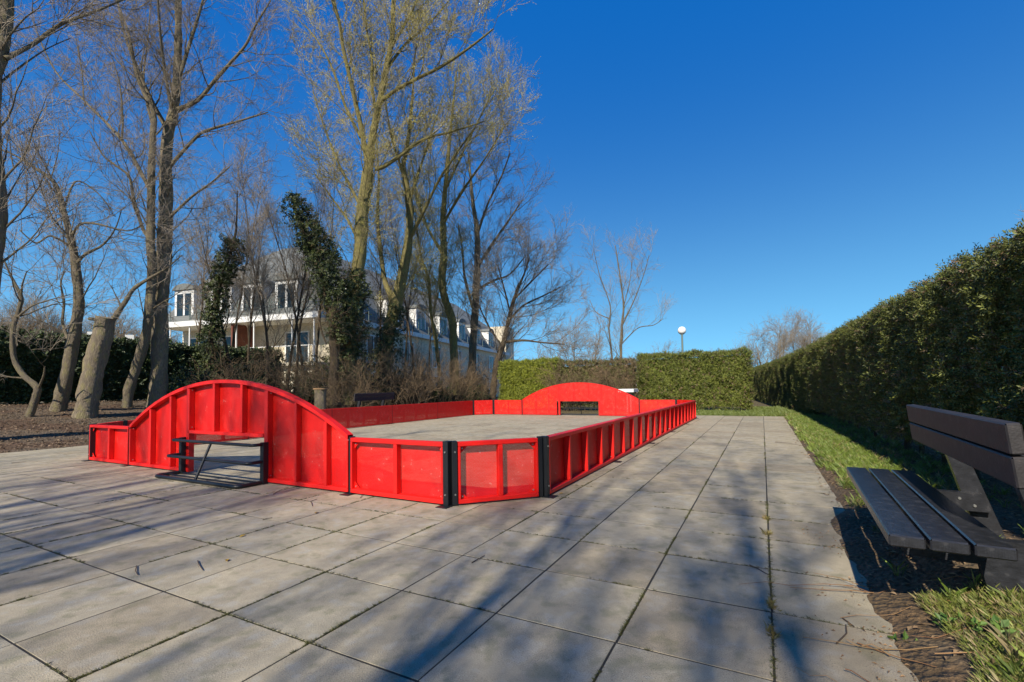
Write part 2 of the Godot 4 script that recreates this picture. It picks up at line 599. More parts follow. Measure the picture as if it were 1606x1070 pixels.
# limbs: arrays of [x, y, width] in photo pixels, at `depth` metres along the lens axis; sway moves a limb's end nearer or farther
func tree(called: String, label: String, limbs: Array, depth: float, P: Dictionary, ivy := {}, group := "") -> Node3D:
	var first: Array = limbs[0]
	var foot := at_depth(first[0][0], first[0][1], depth)
	var root := base(called, foot)
	tag(root, label, "tree", group)
	var Tk := MB.new()
	var L := MB.new()
	var T := []
	var k := depth / FOCAL
	var li := 0
	for limb in limbs:
		var pts := PackedVector3Array()
		var rads := PackedFloat32Array()
		var m: int = limb.size()
		var sway := 0.0
		if li > 0:
			sway = rng.randf_range(-1.0, 1.0) * 0.5
		var total := 0.0
		for i in range(1, m):
			total += Vector2(limb[i][0] - limb[i - 1][0], limb[i][1] - limb[i - 1][1]).length() * k
		var run := 0.0
		for i in m:
			if i > 0:
				run += Vector2(limb[i][0] - limb[i - 1][0], limb[i][1] - limb[i - 1][1]).length() * k
			var p := at_depth(limb[i][0], limb[i][1], depth + sway * run) - foot
			pts.append(p)
			rads.append(limb[i][2] * k * 0.5 * off_axis(limb[i][0]) * (0.95 if li == 0 else 0.82) * P.get("slim", 1.0))
		if li == 0:   # roots into the ground
			pts.insert(1, pts[0].lerp(pts[1], 0.4))
			rads.insert(1, lerpf(rads[0], rads[1], 0.4))
			pts.insert(0, pts[0] + Vector3(0, -0.35, 0))
			rads.insert(0, rads[0] * 1.8)
			rads[1] *= 1.3
			rads[2] *= 1.06
		# rounder path
		var cv := Curve3D.new()
		for i in pts.size():
			var tan_ := Vector3.ZERO
			if i > 0 and i < pts.size() - 1:
				tan_ = (pts[i + 1] - pts[i - 1]) * 0.16
			cv.add_point(pts[i], -tan_, tan_)
		var sp := PackedVector3Array()
		var sr := PackedFloat32Array()
		for i in pts.size() - 1:
			for j in 6:
				sp.append(cv.sample(i, j / 6.0))
				sr.append(lerpf(rads[i], rads[i + 1], j / 6.0) * rng.randf_range(0.95, 1.06))
		sp.append(pts[pts.size() - 1]); sr.append(rads[rads.size() - 1])
		(Tk if li == 0 else L).tube(sp, sr, 16 if li == 0 else 8, Color.WHITE, li == 0, 0.7, noise, 0.38 if li == 0 else 0.25)
		var from: float = P.get("from", 0.35) if li == 0 else 0.12
		var per: float = P.per
		var cnt := int(total * (1.0 - from) * per)
		for q in cnt:
			var t := lerpf(from, 1.0, (q + rng.randf()) / cnt)
			var fi := minf(t * (sp.size() - 1), sp.size() - 1.001)
			var i0 := int(fi)
			var at := sp[i0].lerp(sp[i0 + 1], fi - i0)
			var ax := (sp[i0 + 1] - sp[i0]).normalized()
			var rr := sr[i0]
			spawn(L, T, at, ax, P.len * rng.randf_range(0.5, 1.2) * (1.2 - 0.5 * t), clampf(rr * 0.4, 0.008, 0.026), P)
		li += 1
	put("trunk", Tk.mesh(), P.bark, root)
	if L.v.size() > 0: put("limbs", L.mesh(), P.bark, root)
	crown(root, T, P)
	return root

# a tree grown from nothing but a foot, a height and a temper
func wild_tree(called: String, label: String, foot: Vector3, height: float, r: float, P: Dictionary, group := "", stems := 1, cat := "tree") -> Node3D:
	var root := base(called, foot)
	tag(root, label, cat, group)
	var Tk := MB.new()
	var L := MB.new()
	var T := []
	for s in stems:
		var d: Vector3 = Vector3(rng.randf_range(-1, 1), 0, rng.randf_range(-1, 1)) * (0.05 if stems == 1 else P.get("splay", 0.35)) + Vector3.UP
		d = d.normalized()
		var q: Vector3 = Vector3(rng.randf_range(-1, 1), 0, rng.randf_range(-1, 1)) * (0.0 if stems == 1 else P.get("foot", 0.25)) + Vector3(0, -0.3, 0)
		var pts := PackedVector3Array()
		var rads := PackedFloat32Array()
		var hh := height * (1.0 if s == 0 else rng.randf_range(0.6, 1.0))
		for i in 11:
			pts.append(q)
			rads.append(r * (1.0 - 0.9 * i / 10.0) * (1.25 if i == 0 else 1.0))
			d = (d + Vector3(rng.randf_range(-1, 1), 0, rng.randf_range(-1, 1)) * 0.1 + Vector3.UP * 0.05).normalized()
			q += d * hh / 10.0
		Tk.tube(pts, rads, 9 if r > 0.06 else 5, Color.WHITE, false, 0.7)
		var from: float = P.get("from", 0.3)
		var cnt := int(hh * (1.0 - from) * P.per)
		for j in cnt:
			var t := lerpf(from, 1.0, (j + rng.randf()) / cnt)
			var fi := minf(t * 10.0, 9.999)
			var i0 := int(fi)
			spawn(L, T, pts[i0].lerp(pts[i0 + 1], fi - i0), (pts[i0 + 1] - pts[i0]).normalized(), P.len * rng.randf_range(0.6, 1.2) * (1.25 - 0.8 * t), clampf(rads[i0] * 0.5, P.get("rmin", 0.008), 0.09), P)
	put("trunk" if stems == 1 else "stems", Tk.mesh(), P.bark, root)
	if L.v.size() > 0: put("limbs", L.mesh(), P.bark, root)
	crown(root, T, P)
	return root

# ---------------------------------------------------------------- leaves
func sprig_mesh(count: int, length: float, leaf_l: float, leaf_w: float, spread := 0.9) -> ArrayMesh:
	var b := MB.new()
	var r := RandomNumberGenerator.new()
	r.seed = 77
	for i in count:
		var t := (i + 0.3) / count
		var p := Vector3(0, length * t, 0)
		var a := i * 2.4
		var out := Vector3(cos(a), 0, sin(a))
		var d := (out * spread + Vector3.UP * (0.5 + 0.6 * t) + Vector3(r.randf_range(-1, 1), r.randf_range(-1, 1), r.randf_range(-1, 1)) * 0.25).normalized()
		var s := d.cross(Vector3.UP).normalized()
		var up := s.cross(d)
		var ll := leaf_l * r.randf_range(0.7, 1.1)
		var mid := p + d * ll * 0.5 - up * ll * 0.06
		var tip := p + d * ll - up * ll * 0.12
		var sh := r.randf_range(0.82, 1.15)
		var col := Color(sh, sh, sh)
		b.tri(p, mid + s * leaf_w * 0.5 + up * leaf_w * 0.15, tip, col)
		b.tri(p, tip, mid - s * leaf_w * 0.5 + up * leaf_w * 0.15, col)
	return b.mesh()

func facing(p: Vector3, y: Vector3, s: float) -> Transform3D:
	y = y.normalized()
	var x := y.cross(Vector3(rng.randf_range(-1, 1), rng.randf_range(-1, 1), rng.randf_range(-1, 1))).normalized()
	var z := x.cross(y)
	return Transform3D(Basis(x * s, y * s, z * s), p)

func rand_dir() -> Vector3:
	while true:
		var d := Vector3(rng.randf_range(-1, 1), rng.randf_range(-1, 1), rng.randf_range(-1, 1))
		if d.length_squared() < 1.0 and d.length_squared() > 0.01:
			return d.normalized()
	return Vector3.UP

func tone(a: Color, b: Color, rough := 0.25) -> Color:
	var t := rng.randf()
	var c := a.lerp(b, t)
	var j := rng.randf_range(1.0 - rough, 1.0 + rough)
	return Color(c.r * j, c.g * j, c.b * j)

# a clipped hedge along a path (court coordinates), front face on the path's left or right side by `side`
func hedge(called: String, label: String, path: Array, thick: float, top: float, bottom0: float, side: float, sprig: Mesh, dens: float, ca: Color, cb: Color, opts := {}) -> Node3D:
	var p0: Vector2 = path[0]
	var root := base(called, W(p0.x, opts.get("y", 0.0), p0.y))
	tag(root, label, "hedge")
	var core := ca.lerp(cb, 0.5)   # the same foliage, farther in
	var org := root.position
	var C := MB.new()
	var xf := []
	var cols := PackedColorArray()
	var scale_: float = opts.get("scale", 1.0)
	var bump: float = opts.get("bump", 0.08)
	for i in path.size() - 1:
		var bottom := bottom0 if i <= opts.get("low_after", 99) else 0.02
		var a: Vector2 = path[i]
		var b: Vector2 = path[i + 1]
		var A := W(a.x, 0, a.y) - Vector3(org.x, 0, org.z)
		var B := W(b.x, 0, b.y) - Vector3(org.x, 0, org.z)
		var d := (B - A).normalized()
		var out := d.cross(Vector3.UP) * side
		var len := A.distance_to(B)
		var ins := 0.2
		var h0 := bottom + 0.12
		var h1 := top - 0.16
		var f0 := A - out * ins
		var f1 := B - out * ins
		var k0 := A - out * (thick - ins)
		var k1 := B - out * (thick - ins)
		C.quad(f0 + Vector3.UP * h0, f1 + Vector3.UP * h0, f1 + Vector3.UP * h1, f0 + Vector3.UP * h1, core)
		C.quad(k0 + Vector3.UP * h0, k1 + Vector3.UP * h0, k1 + Vector3.UP * h1, k0 + Vector3.UP * h1, core)
		C.quad(f0 + Vector3.UP * h1, f1 + Vector3.UP * h1, k1 + Vector3.UP * h1, k0 + Vector3.UP * h1, core)
		C.quad(f0 + Vector3.UP * h0, f1 + Vector3.UP * h0, k1 + Vector3.UP * h0, k0 + Vector3.UP * h0, core)
		if i == 0: C.quad(f0 + Vector3.UP * h0, k0 + Vector3.UP * h0, k0 + Vector3.UP * h1, f0 + Vector3.UP * h1, core)
		if i == path.size() - 2: C.quad(f1 + Vector3.UP * h0, k1 + Vector3.UP * h0, k1 + Vector3.UP * h1, f1 + Vector3.UP * h1, core)
		var faces := [["front", len, top - bottom], ["top", len, thick], ["back", len, top - bottom]]
		if i == 0: faces.append(["start", thick, top - bottom])
		if i == path.size() - 2: faces.append(["end", thick, top - bottom])
		for fc in faces:
			var cnt := int(fc[1] * fc[2] * dens * (0.35 if fc[0] == "back" else 1.0))
			for q in cnt:
				var u := rng.randf()
				var w := rng.randf()
				var p: Vector3
				var nn: Vector3
				match fc[0]:
					"front":
						p = A.lerp(B, u) + Vector3.UP * lerpf(bottom, top, w); nn = out
					"back":
						p = A.lerp(B, u) - out * thick + Vector3.UP * lerpf(bottom, top, w); nn = -out
					"top":
						p = A.lerp(B, u) - out * thick * w + Vector3.UP * top; nn = Vector3.UP
					"start":
						p = A - out * thick * u + Vector3.UP * lerpf(bottom, top, w); nn = -d
					"end":
						p = B - out * thick * u + Vector3.UP * lerpf(bottom, top, w); nn = d
				var wp := p + org
				var lump := noise.get_noise_3d(wp.x * 55.0, wp.y * 55.0, wp.z * 55.0) + 0.5 * noise.get_noise_3d(wp.x * 180.0, wp.y * 180.0, wp.z * 180.0)
				var hole: float = opts.get("hole", -9.0)
				if lump < hole and rng.randf() < 0.8: continue
				p += nn * (lump * bump - absf(rng.randfn(0.0, 0.09)) + 0.02)
				var dir := nn * 0.75 + rand_dir() + Vector3.UP * 0.35
				xf.append(facing(p, dir, scale_ * rng.randf_range(0.7, 1.3)))
				var cc := tone(ca, cb, 0.3)
				var brown: float = opts.get("brown", 0.0)
				if rng.randf() < brown + maxf(0.0, lump * 0.3 * brown):
					cc = tone(Color(0.22, 0.15, 0.08), Color(0.14, 0.10, 0.055), 0.3)   # dead sprigs
				cols.append(cc)
	put("core", C.mesh(), M.dry, root)
	many("foliage", sprig, M.leaf, xf, cols, root)
	return root

func ivy_on(root: Node3D, path: Array, depth: float, dens: float, sprig: Mesh, called := "ivy") -> void:
	# path: [x, y, width] px down a stem; leaves wrap it all the way round
	var k := depth / FOCAL
	var xf := []
	var cols := PackedColorArray()
	for i in path.size() - 1:
		var a := at_depth(path[i][0], path[i][1], depth)
		var b := at_depth(path[i + 1][0], path[i + 1][1], depth)
		var ra: float = path[i][2] * k * 0.42 * off_axis(path[i][0])
		var rb: float = path[i + 1][2] * k * 0.42 * off_axis(path[i + 1][0])
		var d := (b - a).normalized()
		var sx := d.cross(cam_fwd).normalized()
		var sy := d.cross(sx)
		var cnt := int(a.distance_to(b) * (ra + rb) * PI * dens)
		for q in cnt:
			var t := rng.randf()
			var an := rng.randf() * TAU
			var o := sx * cos(an) + sy * sin(an)
			var p := a.lerp(b, t)
			var lump := noise.get_noise_3d((p + o).x * 60.0, (p + o).y * 60.0, (p + o).z * 60.0)
			var fine := noise.get_noise_3d((p + o).x * 170.0, (p + o).y * 170.0, (p + o).z * 170.0)
			if fine < -0.08: continue
			var rr := lerpf(ra, rb, t) * (0.85 + 1.5 * lump + 0.5 * fine + rng.randf_range(-0.5, 0.3))
			xf.append(facing(p + o * maxf(rr, 0.05) - root.position, o + rand_dir() * 0.8 + Vector3.UP * 0.2, rng.randf_range(0.7, 1.35)))
			cols.append(tone(Color(0.018, 0.032, 0.010), Color(0.085, 0.105, 0.022), 0.35))
	many(called, sprig, M.leaf, xf, cols, root)

func bush(called: String, label: String, foot: Vector3, rx: float, ry: float, cnt: int, sprig: Mesh, ca: Color, cb: Color, group := "") -> void:
	var root := base(called, foot)
	tag(root, label, "bush", group)
	var S := MB.new()
	for i in 9:
		var d := Vector3(rng.randf_range(-1, 1), 1.3, rng.randf_range(-1, 1)).normalized()
		var pts := PackedVector3Array([Vector3(0, -0.1, 0), d * ry * 0.5, d * ry * 0.95 + Vector3(0, 0.1, 0)])
		S.tube(pts, PackedFloat32Array([0.02, 0.014, 0.006]), 5)
	put("stems", S.mesh(), M.bark_dark, root)
	var xf := []
	var cols := PackedColorArray()
	for i in cnt:
		var d := rand_dir()
		d.y = absf(d.y)
		var lump := 0.78 + 0.5 * noise.get_noise_3d((d.x + foot.x) * 70, d.y * 70, (d.z + foot.z) * 70)
		var rr := lump * pow(rng.randf(), 0.35)
		xf.append(facing(Vector3(d.x * rx, d.y * ry, d.z * rx) * rr, d + rand_dir() * 0.8, rng.randf_range(0.7, 1.3)))
		cols.append(tone(ca, cb, 0.3))
	many("foliage", sprig, M.leaf, xf, cols, root)

# ---------------------------------------------------------------- the ball court
const WALL_H := 0.60
func add_bolts(b: MB, pts: Array, n: Vector3) -> void:
	for p in pts:
		b.tube(PackedVector3Array([p, p + n * 0.008]), PackedFloat32Array([0.009, 0.008]), 8, Color.WHITE, true)

# one straight panel from a to b (court side), ribs and frame on the outside `n`
func panel(root: Node3D, a: Vector3, b: Vector3, n: Vector3, ribs: Array) -> void:
	var d := (b - a).normalized()
	var len := a.distance_to(b)
	var D := 0.075
	var F := MB.new()
	var y0 := 0.018
	var o := a + n * D * 0.5
	F.box(o + d * len * 0.5 + Vector3(0, WALL_H - 0.021, 0), d, Vector3.UP, n, Vector3(len / 2, 0.021, D / 2), 0.004)
	F.box(o + d * len * 0.5 + Vector3(0, y0 + 0.021, 0), d, Vector3.UP, n, Vector3(len / 2, 0.021, D / 2), 0.004)
	for s in [0.011, len - 0.011]:
		F.box(o + d * s + Vector3(0, (WALL_H + y0) / 2, 0), d, Vector3.UP, n, Vector3(0.011, (WALL_H - y0) / 2 - 0.043, D / 2), 0.003)
	var P := put("panel", F.mesh(), M.red, root)
	var S := MB.new()
	var z := -n * 0.002
	for th in [0.0, -0.003]:
		z = -n * 0.002 + n * th
		S.quad(a + z + Vector3(0, y0, 0), b + z + Vector3(0, y0, 0), b + z + Vector3(0, WALL_H, 0), a + z + Vector3(0, WALL_H, 0))
	put("punched_sheet", S.mesh(), M.mesh_red, P)
	for t in ribs:
		var R := MB.new()
		R.box(o + d * t + Vector3(0, (WALL_H + y0) / 2, 0), d, Vector3.UP, n, Vector3(0.024, (WALL_H - y0) / 2 - 0.043, D / 2 - 0.002), 0.004)
		put("rib", R.mesh(), M.red, P)
	for e in [[0.022, 1.0], [len - 0.022, -1.0]]:
		for yy in [[WALL_H - 0.042, -1.0], [y0 + 0.042, 1.0]]:
			var G := MB.new()
			var c: Vector3 = a + d * e[0] + Vector3(0, yy[0], 0) + n * 0.028
			G.prism(PackedVector3Array([c, c + d * 0.075 * e[1], c + Vector3(0, 0.075 * yy[1], 0)]), n * 0.006)
			put("gusset", G.mesh(), M.red, P)
			var Bo := MB.new()
			add_bolts(Bo, [c + d * 0.022 * e[1] + Vector3(0, 0.022 * yy[1], 0) + n * 0.006], n)
			put("bolt", Bo.mesh(), M.steel, P)

func post(root: Node3D, at: Vector3, d: Vector3, n: Vector3, w := 0.055, dep := 0.075, plate := true) -> void:
	var b := MB.new()
	var o := at + n * (dep * 0.5 - 0.006) + Vector3(0, WALL_H * 0.5 + 0.008, 0)
	b.box(o, d, Vector3.UP, n, Vector3(w / 2, WALL_H * 0.5 + 0.002, dep / 2), 0.004)
	var P := put("post", b.mesh(), M.black, root)
	if plate:
		var f := MB.new()
		f.box(at + n * 0.055 + Vector3(0, 0.004, 0), d, Vector3.UP, n, Vector3(0.062, 0.004, 0.095), 0.002)
		put("foot_plate", f.mesh(), M.black, P)
	if w > 0.04:
		var Bo := MB.new()
		add_bolts(Bo, [o + n * dep * 0.5 + Vector3(0, 0.2, 0)], n)
		put("bolt", Bo.mesh(), M.steel, P)
		Bo = MB.new()
		add_bolts(Bo, [o + n * dep * 0.5 - Vector3(0, 0.2, 0)], n)
		put("bolt", Bo.mesh(), M.steel, P)

func goal(root: Node3D, zf: float, out: float, flip: bool) -> void:
	# out: +1 when the outside faces the camera (near goal), -1 far goal
	var n := Vector3(0, 0, out)
	var cx := -6.30
	var x0 := -8.645
	var x1 := -3.955
	var o0 := -7.06
	var o1 := -5.36
	if flip:
		o0 = -7.13; o1 = -5.45
	var R := 4.57
	var peak := 1.275
	var lint := 0.55
	var top := func(x: float) -> float: return peak - (R - sqrt(R * R - (x - cx) * (x - cx)))
	var D := 0.075
	var o := W(0, 0, zf) + n * D * 0.5
	var X := Vector3.RIGHT
	var F := MB.new()
	var steps := 40
	for i in steps:
		var xa := lerpf(x0, x1, float(i) / steps)
		var xb := lerpf(x0, x1, float(i + 1) / steps)
		var ya: float = top.call(xa)
		var yb: float = top.call(xb)
		var pa := W(xa, ya, zf)
		var pb := W(xb, yb, zf)
		var dn := Vector3(0, -0.044, 0)
		F.quad(pa + n * D, pb + n * D, pb + n * D + dn, pa + n * D + dn)
		F.quad(pa, pb, pb + n * D, pa + n * D)
		F.quad(pa + dn, pa + dn + n * D, pb + dn + n * D, pb + dn)
		F.quad(pa, pa + dn, pb + dn, pb)
	for s in [[x0, o0], [o1, x1]]:
		F.box(o + X * (s[0] + s[1]) / 2 + Vector3(0, 0.04, 0), X, Vector3.UP, n, Vector3((s[1] - s[0]) / 2, 0.021, D / 2), 0.004)
	F.box(o + X * (o0 + o1) / 2 + Vector3(0, lint + 0.021, 0), X, Vector3.UP, n, Vector3((o1 - o0) / 2 - 0.026, 0.021, D / 2), 0.004)
	for x in [x0 + 0.011, x1 - 0.011]:
		F.box(o + X * x + Vector3(0, 0.315, 0), X, Vector3.UP, n, Vector3(0.011, 0.254, D / 2), 0.003)
	var P := put("goal_panel", F.mesh(), M.red, root)
	for x in [-8.05, -7.50, -7.04, -6.44, -5.84, -5.34, -4.81, -4.31]:
		var main: bool = absf(x + 7.04) < 0.01 or absf(x + 5.34) < 0.01
		var above: bool = x > -7.0 and x < -5.4
		var yb := lint + 0.043 if above else 0.062
		if main: yb = 0.02
		var w := 0.032 if main else 0.022
		var yt: float = minf(top.call(x - w), top.call(x + w)) - 0.044
		var Rb := MB.new()
		Rb.box(o + X * x + Vector3(0, (yb + yt) / 2, 0), X, Vector3.UP, n, Vector3(w, (yt - yb) / 2, D / 2 - (0.0 if main else 0.003)), 0.004)
		put("rib", Rb.mesh(), M.red, P)
	for s in [[x0, o0, 0.02], [o0, o1, lint], [o1, x1, 0.02]]:
		var S := MB.new()
		var st := 14
		for i in st:
			var xa := lerpf(s[0], s[1], float(i) / st)
			var xb := lerpf(s[0], s[1], float(i + 1) / st)
			for th in [0.002, 0.005]:
				var k := S.v.size()
				for q in [[xa, s[2]], [xb, s[2]], [xb, top.call(xb)], [xa, top.call(xa)]]:
					S.vert(W(q[0], q[1], zf) - n * th, n, Color.WHITE, Vector2(q[0] + 12.0, q[1]))
				for j in ([0, 2, 1, 0, 3, 2] if out > 0 else [0, 1, 2, 0, 2, 3]): S.idx.append(k + j)
		put("punched_sheet", S.mesh(), M.mesh_red, P)
	for x in [x0 + 0.03, o0 + 0.055, o1 - 0.055, x1 - 0.03, o0 - 0.04, o1 + 0.06]:
		var Bo := MB.new()
		var yt: float = top.call(x) - 0.075
		add_bolts(Bo, [W(x, yt, zf) + n * 0.03], n)
		put("bolt", Bo.mesh(), M.steel, P)
		Bo = MB.new()
		add_bolts(Bo, [W(x, lint + 0.08 if x > o0 and x < o1 else 0.09, zf) + n * 0.03], n)
		put("bolt", Bo.mesh(), M.steel, P)
	# black tube cage behind the opening
	var cage := base("goal_cage", Vector3.ZERO, 0, root)
	for x in [o0 - 0.075, o1 + 0.0]:
		var b := MB.new()
		b.box(W(x + 0.035, 0.25, zf) + n * 0.10, X, Vector3.UP, n, Vector3(0.032, 0.248, 0.036), 0.004)
		put("upright", b.mesh(), M.black, cage)
	var lx := o0 - 0.04
	var rx := o1 + 0.035
	for hp in [[0.025, 0.43, 0.024, "base_hoop"], [0.27, 0.30, 0.02, "middle_hoop"], [0.475, 0.24, 0.02, "top_hoop"]]:
		var pts := PackedVector3Array()
		var y: float = hp[0]
		var q: float = hp[1]
		var rr := 0.06
		pts.append(W(lx, y, zf) + n * 0.10)
		for k in 6:
			var a := PI / 2 * k / 5.0
			pts.append(W(lx + rr - rr * cos(a), y, zf) + n * (q - rr + rr * sin(a)))
		for k in 6:
			var a := PI / 2 * k / 5.0
			pts.append(W(rx - rr + rr * sin(a), y, zf) + n * (q - rr + rr * cos(a)))
		pts.append(W(rx, y, zf) + n * 0.10)
		var rads := PackedFloat32Array()
		for p in pts: rads.append(hp[2])
		var T := MB.new()
		T.tube(pts, rads, 10, Color.WHITE, true)
		put(hp[3], T.mesh(), M.black, cage)
	var mx := (lx + rx) / 2 + 0.02
	var st2 := MB.new()
	st2.tube(PackedVector3Array([W(mx, 0.03, zf) + n * 0.42, W(mx, 0.47, zf) + n * 0.235]), PackedFloat32Array([0.016, 0.016]), 10, Color.WHITE, true)
	put("strut", st2.mesh(), M.black, cage)
	for zz in [0.13, 0.27]:
		var cb := MB.new()
		cb.tube(PackedVector3Array([W(lx + 0.02, 0.02, zf) + n * zz, W(rx - 0.02, 0.02, zf) + n * zz]), PackedFloat32Array([0.009, 0.009]), 8)
		put("floor_bar", cb.mesh(), M.black, cage)

func build_court() -> void:
	var root := base("ball_court_fence")
	tag(root, "low red steel ball court fence with arched goals at both ends", "court fence")
	var xr := -2.02
	var xl := -10.62
	var zn := 3.72
	var zfar := 17.12
	var c0 := 4.40
	var c1 := 16.48
	var R := Vector3.RIGHT
	var B := Vector3.BACK
	goal(root, zn, 1.0, false)
	goal(root, zfar, -1.0, true)
	# short straight panels beside the goals, then the cut corners
	for s in [[zn, B, 1.0], [zfar, -B, -1.0]]:
		var z: float = s[0]
		var n: Vector3 = s[1]
		panel(root, W(-3.915, 0, z), W(-2.70, 0, z), n, [0.62])
		panel(root, W(-9.985, 0, z), W(-8.69, 0, z), n, [0.66])
		post(root, W(-3.935, 0, z), R, n, 0.03, 0.07)
		post(root, W(-8.668, 0, z), R, n, 0.03, 0.07)
	for s in [[Vector2(-2.66, zn), Vector2(xr, c0), 1.0], [Vector2(-2.66, zfar), Vector2(xr, c1), 1.0], [Vector2(-10.0, zn), Vector2(xl, c0), -1.0], [Vector2(-10.0, zfar), Vector2(xl, c1), -1.0]]:
		var a := W(s[0].x, 0, s[0].y)
		var b := W(s[1].x, 0, s[1].y)
		var d := (b - a).normalized()
		var n := d.cross(Vector3.UP)
		if n.x * s[2] < 0: n = -n
		panel(root, a + d * 0.06, b - d * 0.06, n, [0.42])
		post(root, a + d * 0.028, d, n, 0.05, 0.075, false)
		post(root, b - d * 0.025, d, n, 0.04, 0.065, false)
		var nz := Vector3(0, 0, 1) if s[0].y < 10 else Vector3(0, 0, -1)
		post(root, a + R * -0.012 * s[2], R, nz, 0.06, 0.08)
		post(root, b - nz * 0.012, B, R * s[2], 0.06, 0.08)
	var step := (c1 - c0) / 5.0
	for i in 5:
		var za := c0 + step * i
		var zb := za + step
		var e0 := 0.045 if i == 0 else 0.008
		var e1 := 0.045 if i == 4 else 0.008
		var ribs := [step * 0.25, step * 0.5, step * 0.75]
		panel(root, W(xr, 0, za + e0), W(xr, 0, zb - e1), R, ribs)
		panel(root, W(xl, 0, za + e0), W(xl, 0, zb - e1), -R, ribs)
		if i < 4:
			for sd in [[xr, R], [xl, -R]]:
				var f := MB.new()
				f.box(W(sd[0], 0.005, zb) + sd[1] * 0.07, B, Vector3.UP, sd[1], Vector3(0.06, 0.005, 0.1), 0.002)
				var k := MB.new()
				k.box(W(sd[0], 0.3, zb) + sd[1] * 0.025, B, Vector3.UP, sd[1], Vector3(0.006, 0.3, 0.03), 0.002)
				var P := put("post", k.mesh(), M.black, root)
				put("foot_plate", f.mesh(), M.black, P)

# ---------------------------------------------------------------- bench
func build_bench(label: String, at: Vector3, turn: float, lift := 0.0) -> Node3D:
	# local: x from the front of the seat to the back, z along the seat towards the camera, 1.92 m long
	var root := base("park_bench", at, turn)
	tag(root, label, "bench")
	var L := 1.92
	for i in 3:
		var b := MB.new()
		var x := 0.062 + i * 0.137
		b.abox(Vector3(x - 0.062, 0.40, -L), Vector3(x + 0.062, 0.45, 0), 0.006)
		put("seat_plank", b.mesh(), M.plank, root)
	# reclined backrest
	var up := Vector3(-0.10, 1.0, 0).normalized()
	var fx := up.cross(Vector3.BACK).normalized()
	for i in 2:
		var b := MB.new()
		var c := Vector3(0.425, 0.745 + i * 0.132, 0) + Vector3(-0.10, 0, 0) * i * 0.132
		b.box(c + Vector3(0, 0, -L / 2), fx, up, Vector3.BACK, Vector3(0.025, 0.062, L / 2), 0.006)
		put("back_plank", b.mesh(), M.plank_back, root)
	for z in [-0.40, -1.55]:
		var leg := MB.new()
		# rear post, splayed: behind the backrest down to the ground
		leg.prism(PackedVector3Array([Vector3(0.445, 0.90, z - 0.03), Vector3(0.53, 0.90, z - 0.03), Vector3(0.90, -0.3 + lift, z - 0.03), Vector3(0.75, -0.3 + lift, z - 0.03)]), Vector3(0, 0, 0.06))
		put("rear_leg", leg.mesh(), M.plank, root)
		var fr := MB.new()
		fr.prism(PackedVector3Array([Vector3(0.36, 0.286, z + 0.035), Vector3(0.52, 0.286, z + 0.035), Vector3(0.86, -0.25 + lift, z + 0.035), Vector3(0.46, -0.25 + lift, z + 0.035)]), Vector3(0, 0, 0.055))
		put("front_leg", fr.mesh(), M.plank, root)
		var bm := MB.new()
		bm.prism(PackedVector3Array([Vector3(0.05, 0.398, z + 0.035), Vector3(0.66, 0.398, z + 0.035), Vector3(0.70, 0.285, z + 0.035), Vector3(0.10, 0.285, z + 0.035)]), Vector3(0, 0, 0.055))
		var be := put("seat_beam", bm.mesh(), M.plank, root)
		var bo := MB.new()
		add_bolts(bo, [Vector3(0.55, 0.36, z + 0.09)], Vector3.BACK)
		put("bolt", bo.mesh(), M.steel, be)
		bo = MB.new()
		add_bolts(bo, [Vector3(0.62, 0.32, z + 0.09)], Vector3.BACK)
		put("bolt", bo.mesh(), M.steel, be)
	return root

# ---------------------------------------------------------------- paving
func build_paving() -> void:
	var root := base("paving")
	tag(root, "", "", "", "structure")
	var bed := MB.new()
	bed.quad(W(-13.25, -0.0014, -6.0), W(0.60, -0.0014, -6.0), W(0.60, -0.0014, 18.26), W(-13.25, -0.0014, 18.26), Color(0.03, 0.027, 0.016))
	put("joint_bed", bed.mesh(), M.dry, root)
	var S := 0.6
	var x_at := -4.197
	var z_at := 1.442
	var list := []
	for i in range(-15, 8):
		for j in range(-12, 28):
			var p := Vector2(x_at + (i + 0.5) * S, z_at + (j + 0.5) * S)
			var wp := W(p.x, 0, p.y)
			var dz := depth_of(wp)
			var seen := dz > 0.5
			if seen:
				var q := wp - Vector3(0, EYE, 0)
				var sx := q.dot(cam_right) / dz
				var sy := q.dot(cam_up) / dz
				seen = absf(sx) < 1.25 and sy > -0.85
			var inside := p.x > -10.6 and p.x < -2.1 and p.y > 3.8
			list.append([dz + (8.0 if inside else 0.0) if seen else 999.0, p])
	list.sort_custom(func(a, b): return a[0] < b[0])
	var variants := []
	var r := RandomNumberGenerator.new()
	r.seed = 5
	for k in 16:
		variants.append([Vector2(r.randf() * 2.4, r.randf() * 2.4), r.randf_range(0.80, 1.12), r.randf_range(-0.03, 0.04)])
	var meshes := []
	for vr in variants:
		var b := MB.new()
		slab(b, Transform3D.IDENTITY, vr)
		meshes.append(b.mesh())
	var rest := MB.new()
	var n := 0
	for e in list:
		var p: Vector2 = e[1]
		var k := r.randi() % 16
		var tilt := Basis(Vector3.RIGHT, r.randf_range(-0.0018, 0.0018)) * Basis(Vector3.BACK, r.randf_range(-0.0018, 0.0018)) * Basis(Vector3.UP, (r.randi() % 4) * PI / 2 + r.randf_range(-0.004, 0.004))
		var t := Transform3D(tilt, W(p.x + r.randf_range(-0.0015, 0.0015), r.randf_range(-0.0002, 0.0014), p.y + r.randf_range(-0.0015, 0.0015)))
		if n < 300:
			var o := put("slab" if n == 0 else "slab_%03d" % n, meshes[k], M.concrete, root)
			o.transform = t
		else:
			slab(rest, t, variants[k])
		n += 1
	var ro := put("far_slabs", rest.mesh(), M.concrete, root)
	ro.set_meta("kind", "stuff")

